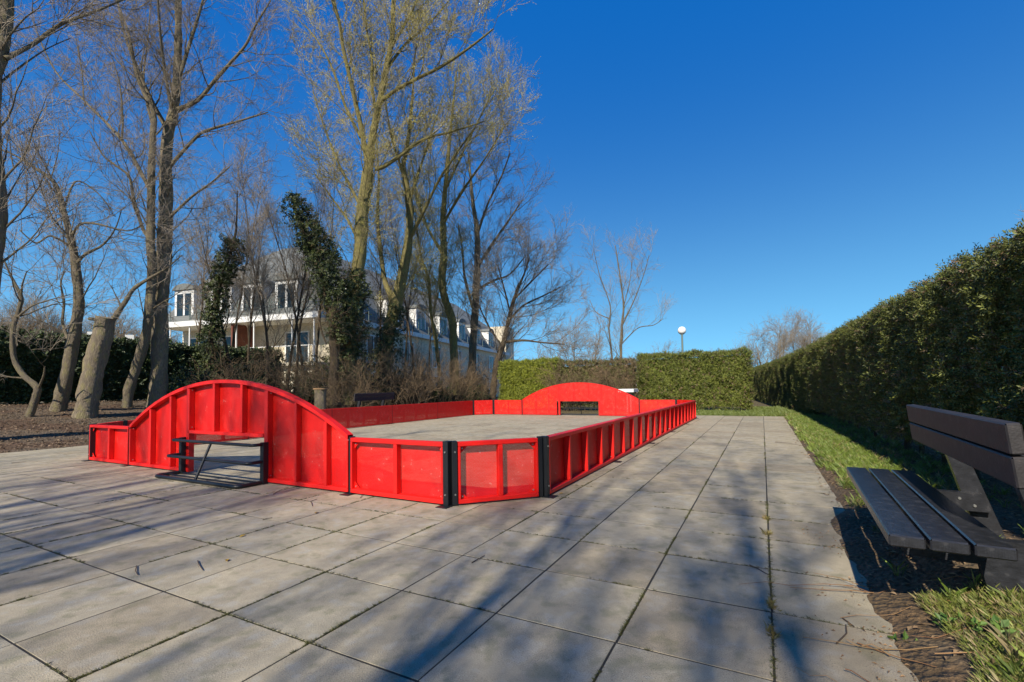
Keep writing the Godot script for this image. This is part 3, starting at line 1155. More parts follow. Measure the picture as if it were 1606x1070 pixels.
func slab(b: MB, t: Transform3D, vr: Array) -> void:
	var h := 0.295
	var c := 0.002
	var col := Color(vr[1] * (1.0 + vr[2]), vr[1], vr[1] * (1.0 - vr[2]))
	var q := [Vector2(-1, -1), Vector2(1, -1), Vector2(1, 1), Vector2(-1, 1)]
	var nn := t.basis.y
	var i := b.v.size()
	for p in q:
		b.vert(t * Vector3(p.x * (h - c), 0, p.y * (h - c)), nn, col, vr[0] + p * h)
	for j in [0, 1, 2, 0, 2, 3]: b.idx.append(i + j)
	for k in 4:
		var p: Vector2 = q[k]
		var s: Vector2 = q[(k + 1) % 4]
		var a0 := t * Vector3(p.x * (h - c), 0, p.y * (h - c))
		var a1 := t * Vector3(s.x * (h - c), 0, s.y * (h - c))
		var b0 := t * Vector3(p.x * h, -c, p.y * h)
		var b1 := t * Vector3(s.x * h, -c, s.y * h)
		b.quad(a0, b0, b1, a1, col, vr[0])
		b.quad(b0, b0 + Vector3(0, -0.05, 0), b1 + Vector3(0, -0.05, 0), b1, col, vr[0])

func terrain(called: String, x0: float, x1: float, z0: float, z1: float, sx: float, sz: float, hf: Callable, cf: Callable) -> void:
	var nx := int(ceil((x1 - x0) / sx))
	var nz := int(ceil((z1 - z0) / sz))
	var b := MB.new()
	for j in nz + 1:
		for i in nx + 1:
			var X := x0 + (x1 - x0) * i / nx
			var Z := z0 + (z1 - z0) * j / nz
			b.vert(W(X, hf.call(X, Z), Z), Vector3.UP, cf.call(X, Z))
	for j in nz:
		for i in nx:
			var a := j * (nx + 1) + i
			var c := a + nx + 1
			for k in [a, c, c + 1, a, c + 1, a + 1]: b.idx.append(k)
	for j in nz + 1:
		for i in nx + 1:
			var a := j * (nx + 1) + i
			var l := b.v[a - 1] if i > 0 else b.v[a]
			var r := b.v[a + 1] if i < nx else b.v[a]
			var u := b.v[a - nx - 1] if j > 0 else b.v[a]
			var d := b.v[a + nx + 1] if j < nz else b.v[a]
			var nn := (r - l).cross(d - u).normalized()
			b.n[a] = nn if nn.y > 0 else -nn
	var o := put(called, b.mesh(), M.soil)
	tag(o, "", "", "", "structure")

# ---------------------------------------------------------------- house
func window_pair(root: Node3D, lo: Vector3, w: float, h: float, n: Vector3, called := "window") -> void:
	# on the plane through lo, u along local x (or z), n outwards
	var u := Vector3.UP.cross(n)
	var f := MB.new()
	var fr := 0.09
	for s in [[0.0, fr], [w / 2 - fr / 2, fr], [w - fr, fr]]:
		f.box(lo + u * (s[0] + s[1] / 2) + Vector3(0, h / 2, 0) + n * 0.03, u, Vector3.UP, n, Vector3(s[1] / 2, h / 2, 0.045))
	for y in [fr / 2, h - fr / 2]:
		f.box(lo + u * w / 2 + Vector3(0, y, 0) + n * 0.028, u, Vector3.UP, n, Vector3(w / 2 - fr, fr / 2, 0.042))
	var F := put(called, f.mesh(), M.white, root)
	for s in [fr, w / 2 + fr / 2]:
		var g := MB.new()
		var ww := w / 2 - fr * 1.5
		g.box(lo + u * (s + ww / 2) + Vector3(0, h / 2, 0) + n * 0.02, u, Vector3.UP, n, Vector3(ww / 2, h / 2 - fr, 0.012))
		put("pane", g.mesh(), M.glass, F)

func build_house() -> void:
	var a := deg_to_rad(-11.0)
	var sd := Vector3(sin(a), 0, -cos(a))
	var fd := -Vector3(cos(a), 0, sin(a))
	var root := Node3D.new()
	root.name = numbered("apartment_building")
	add_child(root)
	root.transform = Transform3D(Basis(fd, Vector3.UP, sd), W(-23.30, 0, 19.28))
	tag(root, "cream apartment building with slate mansard roof and white dormers behind the trees", "building")
	var LX := 12.8
	var LZ := 37.0
	var w := MB.new()
	w.abox(Vector3(0.0, 0, 1.5), Vector3(LX, 5.45, LZ))
	w.abox(Vector3(0.0, 0, 0.05), Vector3(LX, 2.62, 1.495))
	put("wall", w.mesh(), M.cream, root)
	var fl := MB.new()
	fl.abox(Vector3(-0.1, 2.64, -0.35), Vector3(LX, 2.84, 1.49))
	put("balcony_floor", fl.mesh(), M.cream, root)
	var ev := MB.new()
	ev.abox(Vector3(-0.35, 5.46, -0.4), Vector3(LX, 5.80, LZ + 0.2))
	put("eaves", ev.mesh(), M.white, root)
	# mansard: steep lower slope, shallow upper hip
	var rf := MB.new()
	var y0 := 5.81
	var y1 := 9.0
	var y2 := 11.9
	var i1 := 1.7
	var e := 0.2
	var A := [Vector3(-e, y0, -e), Vector3(LX, y0, -e), Vector3(LX, y0, LZ), Vector3(-e, y0, LZ)]
	var B := [Vector3(i1, y1, i1), Vector3(LX - i1, y1, i1), Vector3(LX - i1, y1, LZ - 1.0), Vector3(i1, y1, LZ - 1.0)]
	for k in 4:
		rf.quad(A[k], A[(k + 1) % 4], B[(k + 1) % 4], B[k])
	var r0 := Vector3(5.2, y2, 5.2)
	var r1 := Vector3(LX - 5.2, y2, 5.2)
	var r2 := Vector3(5.2, y2, LZ - 5.0)
	rf.quad(B[0], B[1], r1, r0)
	rf.quad(B[3], B[0], r0, r2)
	rf.quad(r0, r1, Vector3(LX - 5.2, y2, LZ - 5), r2)
	rf.quad(B[1], B[2], Vector3(LX - 5.2, y2, LZ - 5), r1)
	rf.quad(B[3], B[2], Vector3(LX - 5.2, y2, LZ - 5), r2)
	var roof := put("roof", rf.mesh(), M.roof, root)
	# dormers on the front
	for x in [2.5, 5.2, 7.7, 10.9]:
		dormer(root, Vector3(x, 0, 0.1), Vector3(0, 0, -1))
	for z in [4.0, 8.5, 13.0, 17.5, 22.0, 26.5, 31.0]:
		dormer(root, Vector3(0.1, 0, z), Vector3(-1, 0, 0))
	# balcony doors, posts and rails on the first floor
	for x in [1.9, 7.2, 10.2]:
		window_pair(root, Vector3(x + 1.9, 2.86, 1.47), 1.9, 2.1, Vector3(0, 0, -1), "balcony_door")
	for x in [0.1, 1.7, 4.6, 6.0, 9.9, 11.6]:
		var p := MB.new()
		p.abox(Vector3(x, 2.85, -0.28), Vector3(x + 0.07, 5.45, -0.21))
		put("balcony_post", p.mesh(), M.white, root)
	var rl := MB.new()
	rl.abox(Vector3(0.0, 3.82, -0.30), Vector3(LX, 3.87, -0.24))
	put("balcony_rail", rl.mesh(), M.white, root)
	for i in 8:
		var g := MB.new()
		g.abox(Vector3(0.2 + i * 1.6, 3.0, -0.275), Vector3(0.2 + i * 1.6 + 0.04, 3.81, -0.235))
		put("rail_post", g.mesh(), M.white, root)
	for x in [6.4]:
		var pw := MB.new()
		pw.abox(Vector3(x, 2.85, -0.2), Vector3(x + 0.12, 5.44, 1.48))
		put("partition", pw.mesh(), M.brick, root)
	# side windows and white panels
	for z in [3.0, 8.0, 13.0, 18.0, 23.0, 28.0]:
		window_pair(root, Vector3(-0.03, 3.0, z + 1.7), 1.7, 2.0, Vector3(-1, 0, 0))
		window_pair(root, Vector3(-0.03, 0.6, z + 1.7), 1.7, 1.7, Vector3(-1, 0, 0))
	var ch := MB.new()
	ch.abox(Vector3(-0.3, 0, LZ - 1.2), Vector3(2.4, 9.3, LZ + 2.4))
	put("stair_tower", ch.mesh(), M.cream, root)

func dormer(root: Node3D, at: Vector3, n: Vector3) -> void:
	var u := Vector3.UP.cross(n)
	var b := MB.new()
	var w := 1.7
	var y0 := 5.95
	var y1 := 8.0
	var back := 1.9
	var c := at - n * back / 2
	b.box(c + Vector3(0, (y0 + y1) / 2, 0), u, Vector3.UP, n, Vector3(w / 2, (y1 - y0) / 2, back / 2))
	var D := put("dormer", b.mesh(), M.white, root)
	var r := MB.new()
	var pr := PackedVector3Array()
	for k in 9:
		var a := PI * k / 8.0
		pr.append(at + n * 0.12 + u * cos(a) * (w / 2 + 0.12) + Vector3(0, y1 + 0.01 + sin(a) * 0.42, 0))
	r.prism(pr, -n * (back + 0.5))
	put("dormer_roof", r.mesh(), M.roof, D)
	var lo := at + n * 0.01 - u * 0.7 + Vector3(0, y0 + 0.12, 0)
	for s in [0.0, 0.72]:
		var g := MB.new()
		g.box(lo + u * (s + 0.34) + Vector3(0, 0.92, 0) + n * 0.01, u, Vector3.UP, n, Vector3(0.26, 0.76, 0.015))
		put("pane", g.mesh(), M.glass, D)
	for sd in [-1.0, 1.0]:
		var rail := MB.new()
		var o: Vector3 = at + n * 0.25 + u * 1.65 * sd
		for y in [6.05, 6.35, 6.62, 6.85]:
			rail.box(o + Vector3(0, y, 0), u, Vector3.UP, n, Vector3(0.75, 0.012, 0.012))
		for x in [-0.76, 0.0, 0.76]:
			rail.box(o + u * x + Vector3(0, 6.4, 0), u, Vector3.UP, n, Vector3(0.016, 0.46, 0.016))
		put("guard_rail", rail.mesh(), M.pole, D)

# ---------------------------------------------------------------- scene
func _ready() -> void:
	rng.seed = 2024
	noise.seed = 4
	noise.frequency = 0.02
	# camera
	var yaw := deg_to_rad(28.005)
	var pitch := deg_to_rad(2.5)
	var roll := 0.0158
	var f0 := Vector3(-sin(yaw), 0, -cos(yaw))
	var r0 := Vector3(cos(yaw), 0, -sin(yaw))
	cam_fwd = (f0 * cos(pitch) + Vector3.UP * sin(pitch))
	var u0 := (Vector3.UP * cos(pitch) - f0 * sin(pitch))
	cam_right = r0 * cos(roll) - u0 * sin(roll)
	cam_up = u0 * cos(roll) + r0 * sin(roll)
	var cam := Camera3D.new()
	cam.name = "camera"
	cam.projection = Camera3D.PROJECTION_FRUSTUM
	cam.near = 0.05
	cam.far = 900.0
	cam.size = cam.near * 1070.0 / FOCAL
	cam.frustum_offset = Vector2(0, cam.near * (CY - 535.0) / FOCAL)
	cam.transform = Transform3D(Basis(cam_right, cam_up, -cam_fwd), Vector3(0, EYE, 0))
	add_child(cam)
	cam.current = true
	# sky
	var sky := ProceduralSkyMaterial.new()
	sky.sky_top_color = Color(0.02, 0.335, 0.635)
	sky.sky_horizon_color = Color(0.50, 0.79, 0.94)
	sky.sky_curve = 0.14
	sky.ground_bottom_color = Color(0.2, 0.2, 0.16)
	sky.ground_horizon_color = Color(0.5, 0.55, 0.55)
	sky.sun_angle_max = 1.0
	var env := Environment.new()
	env.background_mode = Environment.BG_SKY
	env.sky = Sky.new()
	env.sky.sky_material = sky
	env.tonemap_mode = Environment.TONE_MAPPER_LINEAR
	env.tonemap_exposure = 1.45
	env.sdfgi_enabled = true
	env.ssao_enabled = true
	env.ssil_enabled = true
	var we := WorldEnvironment.new()
	we.name = "environment"
	we.environment = env
	add_child(we)
	# sun: behind the camera, a little to the right of the court's axis, 37 degrees high
	var sun := DirectionalLight3D.new()
	sun.name = "sun"
	sun.light_energy = 1.5
	sun.light_color = Color(1.0, 0.96, 0.89)
	sun.light_angular_distance = 0.55
	sun.shadow_enabled = true
	add_child(sun)
	var az := deg_to_rad(4.2)
	var el := deg_to_rad(37.0)
	var to := Vector3(-sin(az) * cos(el), -sin(el), -cos(az) * cos(el))
	sun.look_at_from_position(Vector3.ZERO, to, Vector3.UP)

	make_materials()
	build_ground()
	build_paving()
	build_house()
	build_court()
	build_hedges()
	build_trees()
	build_small()

func build_ground() -> void:
	var b := MB.new()
	b.quad(W(-400, -0.06, -200), W(400, -0.06, -200), W(400, -0.06, 700), W(-400, -0.06, 700), Color(0.95, 1.0, 0.6))
	tag(put("ground", b.mesh(), M.soil), "", "", "", "structure")
	terrain("soil_bank", -24.0, -12.7, -2.0, 32.0, 0.12, 0.17, bank_h, func(X: float, Z: float) -> Color:
		var t := smooth(-0.2, 0.3, noise.get_noise_2d(X * 30, Z * 30))
		return Color(1.35, 1.12, 0.95).lerp(Color(0.85, 0.70, 0.58), t))
	terrain("verge", 0.44, 6.0, 0.6, 21.0, 0.05, 0.05, verge_h, func(X: float, Z: float) -> Color:
		var t := smooth(-0.3, 0.3, noise.get_noise_2d(X * 50, Z * 50))
		return Color(1.25, 1.08, 0.9).lerp(Color(0.8, 0.74, 0.56), t))

var spr_small: Mesh
var spr_big: Mesh
func build_hedges() -> void:
	spr_small = sprig_mesh(9, 0.11, 0.055, 0.017)
	spr_big = sprig_mesh(5, 0.10, 0.085, 0.05)
	var path := [Vector2(1.80, 0.5), Vector2(1.70, 5.5), Vector2(1.55, 9), Vector2(1.42, 14), Vector2(1.25, 18), Vector2(0.95, 22), Vector2(0.45, 28), Vector2(-0.3, 36), Vector2(-1.8, 46)]
	var h := hedge("clipped_hedge", "tall dark clipped hedge running the length of the path behind the bench", path, 1.1, 2.2, 0.36, -1.0, spr_small, 1150.0, Color(0.045, 0.062, 0.012), Color(0.17, 0.185, 0.035), {"bump": 0.14, "brown": 0.09, "low_after": 3, "scale": 0.68})
	for i in 40:
		var z := 2.0 + i * 0.62 + rng.randf_range(-0.15, 0.15)
		var X := 2.25 - z * 0.02 + rng.randf_range(-0.15, 0.15)
		var s := MB.new()
		var r := rng.randf_range(0.02, 0.05)
		s.tube(PackedVector3Array([Vector3(0, -0.1, 0), Vector3(rng.randf_range(-0.05, 0.05), 0.3, 0), Vector3(rng.randf_range(-0.1, 0.1), 0.75, rng.randf_range(-0.1, 0.1))]), PackedFloat32Array([r * 1.2, r, r * 0.8]), 7)
		var o := put("stem", s.mesh(), M.bark_dark, h)
		o.position = W(X, 0, z) - h.position
	hedge("clipped_hedge", "bright green clipped hedge block left of the brown gap behind the far goal", [Vector2(-12.2, 21.5), Vector2(-9.1, 21.5)], 1.2, 2.46, 0.05, 1.0, spr_small, 560.0, Color(0.10, 0.13, 0.012), Color(0.28, 0.30, 0.03), {"bump": 0.22, "scale": 1.05})
	hedge("clipped_hedge", "square-ended green clipped hedge block right of the far goal", [Vector2(-4.95, 21.5), Vector2(-0.5, 21.5)], 1.3, 2.44, 0.05, 1.0, spr_small, 560.0, Color(0.07, 0.095, 0.015), Color(0.20, 0.22, 0.035), {"bump": 0.22, "scale": 1.05, "brown": 0.1})
	hedge("thin_hedge", "thin brown half-bare hedge between the two green hedge blocks", [Vector2(-9.1, 21.9), Vector2(-5.3, 21.9)], 0.8, 2.28, 0.05, 1.0, spr_small, 260.0, Color(0.07, 0.085, 0.02), Color(0.16, 0.15, 0.045), {"bump": 0.25, "scale": 1.5, "brown": 0.4})
	hedge("laurel_hedge", "dark broad-leaved hedge behind the row of tree trunks on the soil bank", [Vector2(-20.6, 1.0), Vector2(-21.0, 8), Vector2(-21.4, 15.5)], 1.3, 2.3, 0.0, 1.0, spr_big, 150.0, Color(0.018, 0.032, 0.010), Color(0.065, 0.095, 0.024), {"y": 0.78, "bump": 0.25, "scale": 1.25})

func build_trees() -> void:
	make_sprays()
	var grey := {"wob": 0.22, "up": 0.09, "ang": 42.0, "per": 2.2, "len": 2.0, "dens": 2.7, "spray": 0.9, "style": "grey", "bark": M.bark, "from": 0.34}
	var olive := grey.duplicate()
	olive.merge({"style": "olive", "bark": M.bark_green, "per": 2.0, "len": 2.5, "ang": 34.0, "up": 0.15, "dens": 2.2, "spray": 1.1, "from": 0.3}, true)
	var back := grey.duplicate()
	back.merge({"style": "tan", "len": 2.6, "bark": M.bark, "from": 0.3, "up": 0.12, "dens": 2.2, "spray": 1.15, "ang": 36.0, "per": 1.7}, true)
	var lean := back.duplicate()
	lean.merge({"style": "grey", "bark": M.bark_dark, "dens": 3.0, "per": 2.4}, true)
	# left edge tree, mostly out of frame
	tree("broadleaf_tree", "thick mossy bare tree whose trunk is cut by the photo edge", [
		[[-52, 690, 46], [-34, 560, 40], [-17, 450, 36], [-6, 374, 30], [-4, 299, 32], [-14, 224, 32], [-10, 123, 30], [2, 75, 30], [10, 0, 28], [16, -120, 22], [20, -280, 14]],
		[[8, 92, 14], [49, 71, 11], [75, 52, 10], [97, 37, 9], [138, 22, 7], [187, 2, 5], [230, -20, 3]],
		[[-6, 136, 7], [22, 112, 5], [71, 78, 3], [110, 60, 2]],
		[[-10, 180, 9], [-60, 110, 6], [-110, 40, 4]],
		[[14, -40, 12], [60, -110, 8], [110, -190, 5]]], 9.9, grey)
	# twin stems behind the left end of the goal
	tree("broadleaf_tree", "tall bare tree with straight trunk forking high above the red goal", [
		[[247, 640, 31], [250, 560, 29], [252, 470, 27], [257, 400, 25], [260, 330, 23], [262, 224, 19], [271, 180, 17], [278, 112, 14], [280, 0, 11], [282, -120, 6], [284, -220, 3]],
		[[258, 195, 11], [239, 160, 9], [209, 94, 7], [194, 48, 5], [187, 15, 4], [178, -60, 2]],
		[[277, 172, 10], [310, 157, 8], [336, 127, 7], [359, 101, 6], [385, 71, 5], [400, 41, 4], [425, 0, 2]],
		[[267, 260, 9], [299, 224, 7], [321, 206, 6], [374, 190, 4], [420, 176, 2]],
		[[265, 342, 7], [299, 310, 5], [329, 288, 3], [360, 262, 2]],
		[[278, 130, 9], [300, 60, 7], [318, 0, 5], [340, -90, 3]],
		[[272, 185, 8], [258, 110, 6], [250, 40, 5], [246, -40, 3]]], 15.8, grey)
	tree("broadleaf_tree", "slender leaning bare tree crossing close beside the straight trunk", [
		[[197, 648, 19], [203, 609, 18], [213, 577, 18], [222, 551, 18], [230, 517, 17], [235, 482, 17], [238, 430, 16], [236, 355, 15], [239, 224, 11], [241, 180, 10], [224, 142, 8], [213, 112, 7], [202, 56, 5], [183, 0, 4], [170, -60, 2]],
		[[241, 310, 10], [224, 277, 9], [191, 220, 8], [131, 157, 6], [93, 120, 5], [71, 82, 4], [50, 30, 2]],
		[[236, 375, 8], [224, 359, 8], [209, 310, 7], [202, 277, 6], [179, 258, 5], [161, 243, 4], [140, 205, 2]],
		[[191, 220, 6], [192, 180, 4], [187, 130, 3], [175, 90, 2]],
		[[131, 157, 4], [128, 110, 3], [118, 60, 2]],
		[[240, 200, 6], [225, 130, 5], [232, 60, 3], [236, 0, 2]]], 15.3, grey)
	# forked tree with a low side stem
	tree("broadleaf_tree", "small crooked bare tree leaning left beside the cut-off trunk", [
		[[88, 655, 30], [98, 615, 26], [108, 570, 24], [117, 520, 22], [124, 470, 18], [117, 410, 15], [112, 380, 14], [101, 336, 11], [86, 288, 8], [52, 262, 6], [22, 243, 4], [0, 235, 2]],
		[[108, 535, 8], [98, 507, 7], [100, 475, 6], [95, 443, 4], [102, 425, 3]],
		[[118, 415, 8], [135, 398, 7], [160, 385, 5], [180, 360, 3], [190, 330, 2]],
		[[112, 372, 8], [125, 352, 6], [150, 351, 5], [200, 362, 3], [225, 350, 2]],
		[[108, 385, 7], [79, 370, 5], [56, 381, 4], [30, 360, 2]],
		[[100, 330, 6], [118, 285, 4], [150, 300, 3], [175, 330, 2]],
		[[86, 288, 5], [60, 240, 3], [45, 200, 2]]], 13.6, grey)
	tree("cut_tree", "thick tilted trunk sawn off at the top with one side branch", [
		[[133, 660, 40], [138, 625, 40], [146, 580, 39], [157, 540, 36], [166, 498, 37]],
		[[178, 500, 13], [185, 490, 13], [197, 472, 11], [210, 453, 9], [235, 436, 7], [262, 420, 4], [285, 400, 2]],
		[[160, 512, 9], [150, 502, 8], [140, 500, 8]],
		[[158, 525, 9], [147, 521, 8]],
		[[170, 505, 9], [160, 506, 8]]], 13.3, {"wob": 0.2, "up": 0.08, "ang": 42.0, "per": 0.8, "len": 1.2, "dens": 3.0, "spray": 0.8, "style": "grey", "bark": M.bark, "from": 1.0})
	tree("broadleaf_tree", "thin bent bare tree with a kinked stem in front of the dark hedge", [
		[[46, 655, 15], [55, 625, 15], [58, 608, 13], [40, 592, 11], [30, 580, 11], [21, 558, 10], [20, 517, 10], [30, 485, 9], [33, 466, 8], [22, 443, 6], [13, 424, 4], [5, 405, 2]],
		[[33, 466, 6], [35, 446, 4], [42, 425, 2]],
		[[24, 500, 6], [50, 480, 4], [80, 470, 3], [110, 462, 2]],
		[[60, 610, 7], [68, 590, 5], [70, 575, 3]]], 12.6, grey)
	# the big willow over the middle
	tree("willow_tree", "tallest yellow-green budding tree with ivy round its lower trunk", [
		[[541, 622, 34], [544, 580, 30], [548, 520, 26], [556, 450, 22], [564, 400, 20], [568, 336, 20], [576, 280, 18], [583, 224, 13], [594, 164, 10], [605, 112, 9], [615, 56, 8], [617, 0, 7], [620, -90, 4], [622, -160, 2]],
		[[577, 262, 11], [568, 209, 10], [561, 176, 9], [548, 120, 8], [538, 75, 7], [531, 30, 6], [516, -20, 4], [505, -80, 2]],
		[[566, 215, 7], [542, 168, 6], [523, 112, 5], [505, 75, 4], [486, 49, 3], [467, 30, 2]],
		[[595, 161, 8], [620, 142, 7], [654, 123, 6], [691, 105, 5], [736, 75, 4], [774, 45, 2]],
		[[590, 175, 7], [583, 135, 6], [583, 93, 5], [575, 45, 4], [568, -20, 3]],
		[[588, 265, 9], [600, 262, 8], [624, 247, 7], [661, 220, 5], [710, 206, 4], [760, 190, 2]],
		[[605, 112, 6], [635, 70, 5], [670, 40, 4], [705, 0, 2]],
		[[569, 330, 8], [548, 290, 6], [528, 250, 5], [505, 190, 3], [490, 140, 2]],
		[[610, 80, 6], [645, 20, 4], [670, -40, 2]],
		[[565, 385, 7], [545, 345, 5], [520, 310, 4], [492, 270, 2]]], 19.9, olive)
	var wl: Node3D = get_node("willow_tree")
	ivy_on(wl, [[545, 625, 64], [545, 580, 58], [548, 520, 50], [553, 460, 40], [560, 425, 24]], 19.9, 320.0, spr_big)
	tree("broadleaf_tree", "ivy-footed bare tree with two upright stems behind the dark far bench", [
		[[598, 620, 22], [602, 576, 22], [610, 520, 21], [621, 478, 20], [630, 436, 17], [638, 394, 14], [643, 347, 12], [639, 299, 10], [633, 262, 8], [639, 224, 6], [646, 160, 4], [650, 100, 2]],
		[[617, 472, 11], [604, 442, 10], [597, 394, 9], [592, 340, 7], [594, 280, 5], [590, 220, 3]],
		[[640, 380, 8], [665, 330, 6], [690, 280, 5], [720, 235, 3], [745, 200, 2]],
		[[641, 320, 7], [660, 260, 5], [680, 200, 3], [695, 150, 2]],
		[[636, 280, 6], [615, 220, 4], [605, 160, 2]]], 22.8, olive)
	ivy_on(get_node("broadleaf_tree_005"), [[598, 625, 46], [603, 570, 44], [612, 515, 34], [622, 480, 22]], 22.8, 260.0, spr_big)
	tree("broadleaf_tree", "bare tree with a sinuous trunk rising behind the left court fence", [
		[[714, 610, 14], [712, 560, 14], [711, 520, 13], [708, 498, 13], [698, 470, 12], [693, 444, 12], [696, 394, 11], [695, 340, 9], [700, 280, 7], [705, 220, 5], [712, 150, 3], [716, 110, 2]],
		[[696, 400, 7], [672, 360, 5], [655, 310, 4], [645, 250, 2]],
		[[696, 350, 6], [725, 300, 5], [760, 250, 3], [790, 200, 2]],
		[[698, 300, 5], [730, 230, 4], [755, 180, 3], [775, 140, 2]],
		[[690, 590, 8], [684, 540, 7], [676, 490, 6], [672, 440, 5], [660, 400, 3], [652, 350, 2]]], 26.5, olive)
	tree("broadleaf_tree", "straight bare tree in front of the cream stair tower", [
		[[738, 612, 13], [741, 560, 13], [743, 520, 12], [745, 487, 12], [747, 450, 11], [749, 408, 10], [748, 360, 8], [742, 321, 6], [738, 280, 4], [735, 240, 2]],
		[[744, 490, 7], [735, 460, 6], [728, 430, 5], [725, 390, 4], [718, 350, 2]],
		[[749, 420, 7], [770, 385, 5], [795, 350, 4], [815, 320, 2]],
		[[748, 370, 6], [765, 320, 4], [785, 280, 3], [800, 240, 2]],
		[[747, 455, 5], [775, 440, 4], [800, 430, 3], [825, 400, 2]]], 29.3, back)
	tree("broadleaf_tree", "dark bare tree leaning right over the bright hedge block", [
		[[772, 640, 11], [774, 610, 10], [778, 576, 10], [785, 550, 9], [791, 533, 8], [798, 500, 7], [809, 461, 5], [822, 430, 3], [830, 405, 2]],
		[[791, 537, 5], [820, 534, 4], [848, 537, 3], [885, 540, 2]],
		[[797, 505, 5], [820, 480, 4], [850, 465, 3], [880, 450, 2]],
		[[800, 490, 4], [790, 450, 3], [780, 415, 2]],
		[[806, 470, 4], [835, 440, 3], [860, 415, 2]],
		[[789, 545, 4], [765, 510, 3], [752, 480, 2]]], 27.1, lean)
	# ivy-clad leaner left of the willow
	tree("ivy_tree", "dead leaning tree smothered in dark ivy left of the willow", [
		[[522, 622, 16], [524, 560, 15], [520, 500, 14], [508, 440, 13], [490, 390, 11], [472, 350, 9], [460, 322, 6]],
		[[510, 450, 5], [500, 500, 4], [512, 540, 3]]], 19.0, {"wob": 0.2, "up": 0.05, "ang": 60.0, "per": 1.6, "len": 1.5, "dens": 3.0, "spray": 0.9, "style": "brown", "bark": M.bark_dark, "from": 0.3})
	ivy_on(get_node("ivy_tree"), [[540, 540, 26], [532, 470, 44], [515, 430, 54], [498, 395, 50], [478, 355, 42], [464, 325, 34], [458, 306, 16]], 19.0, 330.0, spr_big)
	tree("ivy_tree", "slim ivy column standing in front of the apartment balconies", [
		[[322, 625, 12], [328, 560, 11], [335, 500, 10], [345, 440, 8], [362, 395, 5], [370, 360, 3], [372, 300, 2]]], 19.5, {"wob": 0.2, "up": 0.08, "ang": 45.0, "per": 2.0, "len": 1.4, "dens": 3.0, "spray": 0.9, "style": "brown", "bark": M.bark_dark, "from": 0.5})
	ivy_on(get_node("ivy_tree_001"), [[322, 625, 34], [328, 560, 34], [334, 500, 28], [345, 440, 30], [362, 400, 46], [368, 376, 26]], 19.5, 300.0, spr_big)
	# thinner bare trees in the belt between trunk and willow
	var belt := grey.duplicate()
	belt.merge({"per": 2.6, "len": 1.9, "bark": M.bark_dark, "up": 0.18, "ang": 32.0, "dens": 3.2, "spray": 0.95}, true)
	var bl := "thin bare tree in the belt before the apartment building"
	for s in [[292, 612, 21.0, 9.0], [352, 612, 23.0, 11.0], [388, 612, 22.0, 8.5], [425, 612, 24.5, 12.0], [462, 612, 21.5, 9.5], [498, 612, 24.0, 13.0], [655, 612, 25.0, 11.0], [676, 612, 31.0, 12.0], [415, 620, 18.5, 6.0], [310, 612, 23.5, 10.0], [372, 612, 20.5, 8.0], [445, 612, 20.5, 9.0], [480, 612, 22.5, 11.0], [590, 612, 24.0, 10.0], [630, 612, 27.0, 11.0]]:
		var p := at_depth(s[0], s[1], s[2])
		p.y = ground_h(p.x, -p.z) if p.x > -24 else 0.6
		wild_tree("slender_tree", bl, p, s[3], 0.075, belt, "slender trees in the belt")
	# pale tree behind the far hedge
	var pale := back.duplicate()
	pale.merge({"slim": 0.75, "style": "pale", "bark": M.bark_grey, "per": 2.0, "len": 1.5, "up": 0.12, "dens": 3.4, "spray": 0.75}, true)
	tree("broadleaf_tree", "pale young bare tree with two stems behind the far goal", [
		[[974, 630, 7], [974, 590, 7], [974, 556, 6], [975, 514, 5], [978, 480, 4], [972, 430, 3], [965, 385, 1.5]],
		[[962, 590, 5], [959, 552, 5], [955, 514, 4], [957, 480, 3], [940, 430, 2], [932, 395, 1]],
		[[976, 510, 4], [995, 470, 3], [1010, 430, 2], [1018, 400, 1]],
		[[975, 540, 3], [1000, 515, 2.5], [1025, 510, 2], [1040, 500, 1]],
		[[957, 500, 3], [935, 490, 2], [925, 470, 1]],
		[[977, 485, 3], [988, 440, 2], [992, 400, 1]]], 25.0, pale)
	# far trees beyond the hedges
	var far := back.duplicate()
	far.merge({"style": "grey", "per": 1.8, "len": 2.8, "dens": 2.2, "spray": 1.8, "up": 0.08, "ang": 44.0, "from": 0.22, "rmin": 0.02}, true)
	for s in [[1188, 58.0, 5.5], [1212, 62.0, 8.0], [1235, 66.0, 9.5], [1262, 60.0, 7.5], [1288, 58.0, 8.0], [1200, 56.0, 6.5], [1224, 57.0, 8.5], [1250, 63.0, 9.0], [1275, 64.0, 9.0], [1150, 75.0, 6.0], [1120, 90.0, 6.5], [905, 46.0, 6.0], [928, 50.0, 7.0], [880, 60.0, 6.0], [850, 75.0, 7.5], [1030, 60.0, 5.0]]:
		var p := at_depth(s[0], 600, s[1])
		p.y = 0
		wild_tree("distant_tree", "distant bare tree rising beyond the clipped hedges", p, s[2], 0.16, far, "distant trees beyond the hedges")
	var rt := at_depth(1690, 600, 13.0)
	rt.y = 0
	wild_tree("broadleaf_tree", "bare tree whose twigs show over the dark hedge at the right edge", rt, 5.6, 0.09, belt)
	# brown wood behind the left hedge
	for s in [[-30, 34, 6.0], [20, 36, 6.6], [62, 38, 6.2], [104, 40, 7.0], [150, 42, 6.6], [190, 44, 7.0], [232, 46, 7.0]]:
		var p := at_depth(s[0], 600, s[1])
		p.y = 0.6
		var brown: Dictionary = far.duplicate()
		brown.merge({"style": "tan", "dens": 3.0, "per": 2.6, "splay": 0.5, "foot": 1.5}, true)
		wild_tree("distant_tree", "brown bare tree in the wood behind the dark broad-leaved hedge", p, s[2], 0.1, brown, "wood behind the broad-leaved hedge", 4)
